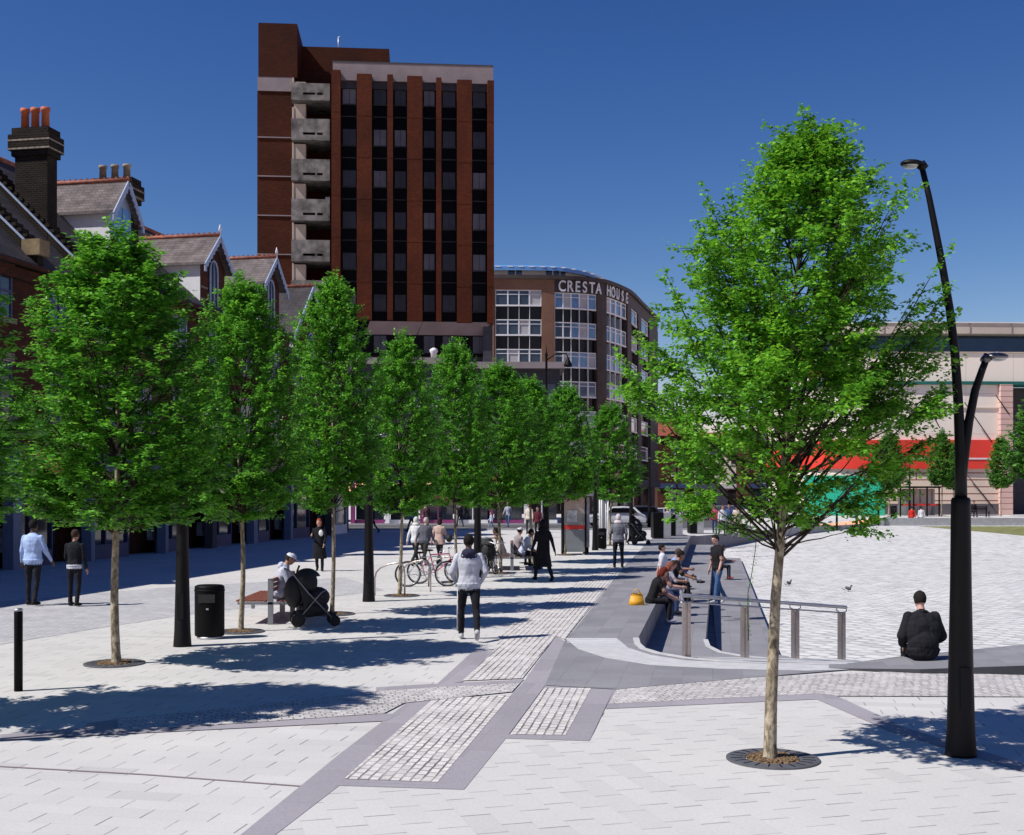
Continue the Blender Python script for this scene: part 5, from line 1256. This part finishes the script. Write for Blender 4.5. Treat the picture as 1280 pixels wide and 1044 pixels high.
# bicycle hoops
def hoop(label,loc,rz,kind=0):
    g=MB();r=.021
    pts=[(-.38,0,.0),(-.38,0,.42),(-.34,0,.56),(-.22,0,.68),(0,0,.76),(.18,0,.79),(.30,0,.77),(.36,0,.68),(.38,0,.5),(.38,0,0)]
    g.tube(pts,r,10);o=g.build('cycle_hoop',M['steel'],None,loc);o.rotation_euler=(0,0,rz);return tag(o,label,'cycle hoop','steel cycle hoops')
hoop('empty steel cycle hoop next to the second lamp column',Vector((at(486,28.4),28.6,0)),R(-15))
hoop('steel cycle hoop in front of the bicycle wheel',Vector((at(520,29.8),29.8,0)),R(-15))
hoop('steel cycle hoop behind the pink bicycle',Vector((at(553,31.4),31.4,0)),R(-15))
def bicycle(label,loc,rz,cm,lean=0):
    t=thing('bicycle',label,'bicycle',loc,rz,'bicycles locked to the cycle hoops');t.rotation_euler=(R(lean),0,rz)
    for x in (-.52,.52):
        g=MB();g.torus((x,0,.34),.325,.02,'y',36,8);w=g.build('wheel',M['rubber'],t)
        g=MB();g.torus((x,0,.34),.298,.012,'y',36,6)
        for i in range(14): a=2*PI*i/14;g.tube([(x,0,.34),(x+.295*math.cos(a),0,.34+.295*math.sin(a))],.0022,4)
        g.tube([(x,-.04,.34),(x,.04,.34)],.018,8);g.build('rim',M['chrome'],w)
    g=MB();bb=(-.08,0,.29);st_=(-.2,0,.78);hd_t=(.33,0,.80);hdb=(.37,0,.66)
    for a,b in ((bb,st_),(bb,hdb),(st_,hd_t),(hd_t,hdb)): g.tube([a,b],.017,8)
    for s in (-.03,.03): g.tube([(-.52,s,.34),bb],.009,6);g.tube([(-.52,s,.34),(-.19,s*.5,.72)],.009,6);g.tube([(.52,s,.34),(.385,s*.8,.62)],.011,6)
    g.build('frame',cm,t)
    g=MB();g.tube([(hd_t),(.31,0,.93)],.013,8);g.tube([(.42,-.29,.98),(.36,-.2,.96),(.31,0,.93),(.36,.2,.96),(.42,.29,.98)],.012,8);g.build('handlebar',M['chrome'],t)
    g=MB();g.ell((-.23,0,.90),(.13,.07,.03),12,6);g.tube([st_,(-.225,0,.88)],.012,6);g.build('saddle',M['black'],t)
    g=MB();g.torus((bb[0],.03,bb[2]),.09,.006,'y',20,4);g.tube([(bb[0]-.0,.05,bb[2]),(bb[0]+.1,.05,bb[2]-.13)],.008,5);g.tube([(bb[0],-.05,bb[2]),(bb[0]-.1,-.05,bb[2]+.13)],.008,5);g.box(bb[0]+.06,bb[0]+.14,.05,.13,bb[2]-.15,bb[2]-.13);g.box(bb[0]-.14,bb[0]-.06,-.13,-.05,bb[2]+.13,bb[2]+.15);g.build('crankset',M['chrome'],t)
    return t
bicycle('silver bicycle with white rims nearest the lamp',Vector((at(534,31.2),31.4,0)),R(8),M['silver'],5)
bicycle('pink framed bicycle leaning behind the silver one',Vector((at(547,32.3),32.5,0)),R(18),M['pink'],-5)
bicycle('black bicycle half hidden by the hooded walking man',Vector((at(611,34.9),35.6,0)),R(70),M['black'],4)
def pushchair(label,loc,rz,sc=1):
    t=thing('pushchair',label,'pushchair',loc,rz,'black pushchairs',sc)
    for x in (-.24,.24):
        for y,r in ((-.3,.13),(.36,.1)):
            g=MB();g.torus((x,y,r),r-.02,.02,'x',20,6);w=g.build('wheel',M['rubber'],t)
            g=MB();g.tube([(x-.015,y,r),(x+.015,y,r)],r*.72,14);g.build('hub',M['nylon'],w)
    g=MB()
    for x in (-.24,.24):
        g.tube([(x,.36,.1),(x,-.12,.62),(x,-.42,1.0),(x,-.50,1.03)],.014,6);g.tube([(x,-.3,.13),(x,.12,.62),(x,.2,.66)],.013,6)
    g.tube([(-.24,-.3,.14),(.24,-.3,.14)],.011,6);g.tube([(-.24,.36,.1),(.24,.36,.1)],.011,6);g.tube([(-.24,-.50,1.03),(.24,-.50,1.03)],.018,8);g.build('frame',M['greymetal'],t)
    g=MB();P0=[(-.16,.30),(-.10,.42),(.22,.40),(.26,.46),(.22,.50),(-.05,.52),(-.24,.88),(-.32,.84)]
    n=len(P0);vs=[(x,y,z) for x in (-.21,.21) for y,z in P0];g.add(vs,[tuple(range(n-1,-1,-1)),tuple(range(n,2*n))]+[(i,(i+1)%n,n+(i+1)%n,n+i) for i in range(n)]);g.build('seat',M['nylon'],t,bevel=.02)
    g=MB()
    g.ell((0,-.12,.80),(.24,.27,.25),18,14)
    keep=[f for f in g.f if not (sum(g.v[i][1] for i in f)/len(f)>.02 and sum(g.v[i][2] for i in f)/len(f)<.9) and sum(g.v[i][2] for i in f)/len(f)>.66]
    g.f=keep;g.m=[0]*len(keep);g.sm=[True]*len(keep);o=g.build('hood',M['nylon'],t);sd=o.modifiers.new('s','SOLIDIFY');sd.thickness=.012
    g=MB();g.ell((0,-.1,.24),(.19,.22,.09),14,8);g.ell((0,-.36,.62),(.22,.17,.30),14,10);g.ell((0,.06,.52),(.21,.24,.19),14,8);g.ell((0,.0,.32),(.2,.28,.16),14,8);g.build('basket',M['nylon'],t)
    return t
pc=pushchair('black pushchair parked in front of the hooded sitter',pix(392,782),R(-75),1.02)
dup(pc,pix(801,681),R(-100),'black pushchair wheeled past the seating steps',.95)
dup(pc,pix(606,716),R(20),'black pushchair behind the walking man near the lamp',1.05)
g=MB();g.add([(x*(1-.12*k),y*(1-.35*k),z+.012*math.sin(x*60+y*40+k*2)*(k>0)) for k,z in enumerate((0,.10,.19,.26)) for x,y in ((-.17,-.09),(.0,-.10),(.17,-.09),(.18,.0),(.17,.09),(0,.1),(-.17,.09),(-.18,0))],[(i*8+j,i*8+(j+1)%8,(i+1)*8+(j+1)%8,(i+1)*8+j) for i in range(3) for j in range(8)]+[tuple(range(7,-1,-1)),tuple(range(24,32))],True)
g.tube([(-.08,0,.26),(-.04,0,.34),(.04,0,.34),(.08,0,.26)],.01,6)
o=g.build('carrier_bag',M['yellow'],None,Vector((at(797,26.0),26.2,.01)));tag(o,'yellow carrier bag on the paving behind the young woman','bag')
# kiosk
kq=thing('glass_kiosk','tall glass kiosk with red band beside the row of trees','kiosk',pix(718,694))
w,d,h=.44,.5,2.3
for x in (-w,w):
    for y in (0,d*2):
        g=MB();g.box(x-.035,x+.035,y-.035,y+.035,0,h);g.build('post',M['black'],kq)
g=MB();g.box(-w-.12,w+.30,-.1,d*2+.2,h+.005,h+.12);g.build('roof',M['silver'],kq)
for z0,z1 in ((.12,1.0),(1.18,h-.05)):
    g=MB();g.box(-w+.036,w-.036,-.008,.008,z0,z1);g.box(-w-.008,-w+.008,.04,d*2-.04,z0,z1);g.box(w-.008,w+.008,.04,d*2-.04,z0,z1);g.build('glass_panel',M['kioskglass'],kq)
g=MB();g.box(-w+.036,w-.036,-.02,.02,1.01,1.17);g.box(w-.02,w+.02,.04,d*2-.04,1.01,1.17);g.build('red_band',M['red'],kq)
g=MB();g.box(-.3,.1,-.03,-.021,1.3,1.75);g.build('poster',M['poster'],kq)
g=MB();g.box(-.2,.2,.5,.75,.6,1.9);g.build('telephone_unit',M['black'],kq)
ad=thing('advert_panel','slim upright advertising panel just right of the glass kiosk','advert panel',pix(733,692))
g=MB();g.box(-.12,.12,-.05,1.0,.25,2.25);g.build('case',M['silver'],ad);g=MB();g.box(.121,.13,.05,.9,.4,2.1);g.box(-.09,.09,-.06,-.051,.45,2.1);g.build('poster',M['poster'],ad);g=MB();g.box(-.1,.1,.1,.8,0,.249);g.build('foot',M['black'],ad)
# shelter poles right of kiosk
sp=thing('bus_shelter','thin white framed bus shelter beyond the glass kiosk','bus shelter',(at(757,60),60,0))
for x in (-.2,.12):
    for y in (0,1.3): g=MB();g.tube([(x,y,0),(x,y,2.5)],.04,8);g.build('post',M['white'],sp)
g=MB();g.box(-.4,.4,-.2,1.5,2.5,2.6);g.build('roof',M['greymetal'],sp);g=MB();g.box(-.16,.08,1.28,1.3,.3,2.2);g.build('back_glass',M['kioskglass'],sp)
# cabinets
def cab(label,px,Y,w,h):
    t=thing('cabinet',label,'cabinet',(at(px,Y),Y,0),0,'dark upright cabinets')
    g=MB();g.box(-w/2,w/2,0,1.2,.05,h);g.build('case',M['black'],t,bevel=.01);g=MB();g.box(w/2+.004,w/2+.4,.02,1.1,.05,h-.01);g.build('side_panel',M['silver'],t,bevel=.01)
    g=MB();g.box(-w/2+.03,w/2+.36,.04,1.08,0,.049);g.build('plinth',M['greymetal'],t)
cab('nearest dark cabinet with silver side left of the person with fair hair',823,62.5,.52,1.38);cab('second dark cabinet just right of the nearest one',841,66,.3,1.2);cab('farthest dark cabinet beside the person in black',867,70,.4,1.3)
# cars
def car(label,loc,rz,paint):
    t=thing('parked_car',label,'car',loc,rz,'cars on the far road')
    g=MB();pr_=[(-2.05,.3),(-2.1,.55),(-2.0,.85),(-1.75,.95),(-1.3,1.38),(-.6,1.46),(.3,1.42),(.95,.98),(1.85,.82),(2.1,.6),(2.1,.32)]
    n=len(pr_);vs=[]
    for sx,ins in ((-.78,0.0),(.78,0.0)):
        for x,z in pr_: vs.append((x,sx*(1 if z<1.1 else .82),z))
    g.add(vs,[tuple(range(n)),tuple(range(2*n-1,n-1,-1))]+[(i,n+i,n+(i+1)%n,(i+1)%n) for i in range(n)]);g.build('body',paint,t,bevel=.05)
    for s in (-1,1):
        g=MB();g.add([(-1.45,s*.76,1.0),(.7,s*.76,1.02),(.25,s*.70,1.34),(-1.15,s*.70,1.34)],[(0,1,2,3)]);g.v=[(x,y+s*.03,z) for x,y,z in g.v];g.build('side_window',M['tglass'],t)
        for x in (-1.35,1.3):
            g=MB();g.tube([(x,s*.62,.31),(x,s*.82,.31)],.31,20);w_=g.build('wheel',M['rubber'],t);g=MB();g.tube([(x,s*.8,.31),(x,s*.83,.31)],.19,14);g.build('hubcap',M['silver'],w_)
        g=MB();g.ell((2.02,s*.55,.66),(.08,.16,.08),10,6);g.build('headlight',M['lens'],t)
    g=MB();g.add([(.99,-.6,1.0),(.99,.6,1.0),(.42,.54,1.4),(.42,-.54,1.4)],[(0,1,2,3)]);g.v=[(x+.03,y,z+.02) for x,y,z in g.v];g.build('windscreen',M['tglass'],t)
    return t
c1=car('white car on the road seen between the far lamp columns',(at(770,82),83,0.004),R(185),M['carwhite'])
c2=dup(c1,(at(797,86),87,.004),R(190),'dark car on the road right of the white one');
for ch in c2.children:
    if ch.name.startswith('body'): ch.data=ch.data.copy();ch.data.materials[0]=M['carred']
# far side things
kb=thing('phone_booth','dark framed glass phone booth with red trim across the square','phone booth',(at(1150,99),99,.4))
for x in (-1.6,-.5,.6,1.6): g=MB();g.box(x-.05,x+.05,0,.1,0,2.35);g.build('post',M['black'],kb)
g=MB();g.box(-1.7,1.7,-.1,1.2,2.351,2.5);g.build('roof',M['black'],kb);g=MB();g.box(-1.55,1.55,.101,.13,.9,1.05);g.build('red_band',M['red'],kb);g=MB();g.box(-1.54,1.54,.9,.93,.1,2.3);g.build('glass_panel',M['kioskglass'],kb)
pt=thing('lamp_post','dark post by the phone booth across the square','post',(at(1137,98),98,.4));g=MB();g.lathe([(.12,0),(.09,1.5),(.07,3.5),(.05,4.6)],10);g.build('shaft',M['lamp'],pt);g=MB();g.ell((0,0,4.65),(.2,.2,.1),10,6);g.build('lamp_head',M['lamp'],pt)
fb=thing('metal_bench','dark metal bench across the square near the striped pilaster','bench',(at(1222,95.8),95.8,.4))
g=MB();[g.box(-.9,.9,-.3+i*.1,-.22+i*.1,.42,.46) for i in range(6)];g.build('seat',M['black'],fb);g=MB();[g.box(-.9,.9,.3,.34,.55+i*.12,.63+i*.12) for i in range(3)];g.build('backrest',M['black'],fb)
for x in (-.8,.8): g=MB();g.box(x-.03,x+.03,-.3,-.24,0,.42);g.box(x-.03,x+.03,.24,.34,0,.9);g.build('leg',M['black'],fb)
# railings at street end
rl=thing('guard_railing','grey pedestrian guard railing at the far kerb','railing',(at(800,100),100,0))
for i in range(12): g=MB();g.tube([(i*.5,0,0),(i*.5,0,1.05)],.025,5);g.build('upright',M['galv'],rl)
g=MB();g.tube([(0,0,1.05),(5.5,0,1.05)],.03,6);g.tube([(0,0,.2),(5.5,0,.2)],.02,6);g.build('rail',M['galv'],rl)
# pigeons
def pigeon(label,loc,rz):
    t=thing('pigeon',label,'pigeon',loc,rz,'pigeons on the white square')
    g=MB();Rm=Matrix.Rotation(R(-20),3,'X');g.ell((0,0,.13),(.05,.12,.06),12,8,Rm);g.ell((0,.10,.19),(.028,.03,.05),10,8);g.ell((0,.125,.235),(.026,.03,.026),10,8);g.ell((0,.158,.23),(.006,.014,.006),6,4)
    g.ell((0,-.16,.09),(.035,.09,.012),10,6,Rm);g.ell((.01,-.0,.13),(.055,.11,.04),10,6,Rm)
    g.tube([(.02,.0,.08),(.02,.01,.0),(.02,.035,.003)],.006,5);g.tube([(-.02,.0,.08),(-.02,.01,.0),(-.02,.035,.003)],.006,5);g.build('body',M['greybird'],t)
def pp(px,py): 
    return pix(px,py,-1.1)
pigeon('grey pigeon on the square just right of the large tree trunk',pp(986,733),R(-60));pigeon('grey pigeon alone farther out on the square',pp(1060,740),R(-120))

# ------------------------------------------------------------ light, sky, camera
az=math.atan2(.375,.927);el=R(50)
d=Vector((math.cos(az)*math.cos(el),math.sin(az)*math.cos(el),-math.sin(el)))
sun=bpy.data.lights.new('sun','SUN');sun.energy=5.0;sun.angle=R(.5);sun.color=(1,.965,.91)
so=bpy.data.objects.new('sun',sun);COL.objects.link(so);so.rotation_euler=d.to_track_quat('-Z','Y').to_euler();so.location=(-20,-10,30)
w=bpy.data.worlds.new('World');scene.world=w;w.use_nodes=True;nt=w.node_tree
sk=nt.nodes.new('ShaderNodeTexSky');sk.sky_type='NISHITA';sk.sun_disc=False;sk.sun_elevation=el;sk.sun_rotation=math.atan2(-d.x,-d.y)
sk.air_density=1.0;sk.dust_density=.0;sk.ozone_density=10.0;sk.altitude=0
bg=nt.nodes['Background'];bg.inputs[1].default_value=.064
sp_=nt.nodes.new('ShaderNodeSeparateColor');cb_=nt.nodes.new('ShaderNodeCombineColor');nt.links.new(sk.outputs[0],sp_.inputs[0]);nt.links.new(cb_.outputs[0],bg.inputs[0])
for i,(pw,sc_) in enumerate(((2.0,.78),(1.6,.61),(1.15,1.0))):   # deep polarised blue away from the sun
    a=nt.nodes.new('ShaderNodeMath');a.operation='POWER';a.inputs[1].default_value=pw;nt.links.new(sp_.outputs[i],a.inputs[0])
    b=nt.nodes.new('ShaderNodeMath');b.operation='MULTIPLY';b.inputs[1].default_value=sc_;nt.links.new(a.outputs[0],b.inputs[0]);nt.links.new(b.outputs[0],cb_.inputs[i])
cam=bpy.data.cameras.new('camera');co_=bpy.data.objects.new('camera',cam);COL.objects.link(co_);scene.camera=co_
co_.location=(0,0,CH);co_.rotation_euler=(PI/2,0,0);cam.sensor_width=36;cam.lens=F/1280*36;cam.shift_y=(HY-522)/1280;cam.clip_end=6000;cam.clip_start=.1
scene.view_settings.view_transform='Standard';scene.view_settings.look='None';scene.view_settings.exposure=.12;scene.view_settings.gamma=1
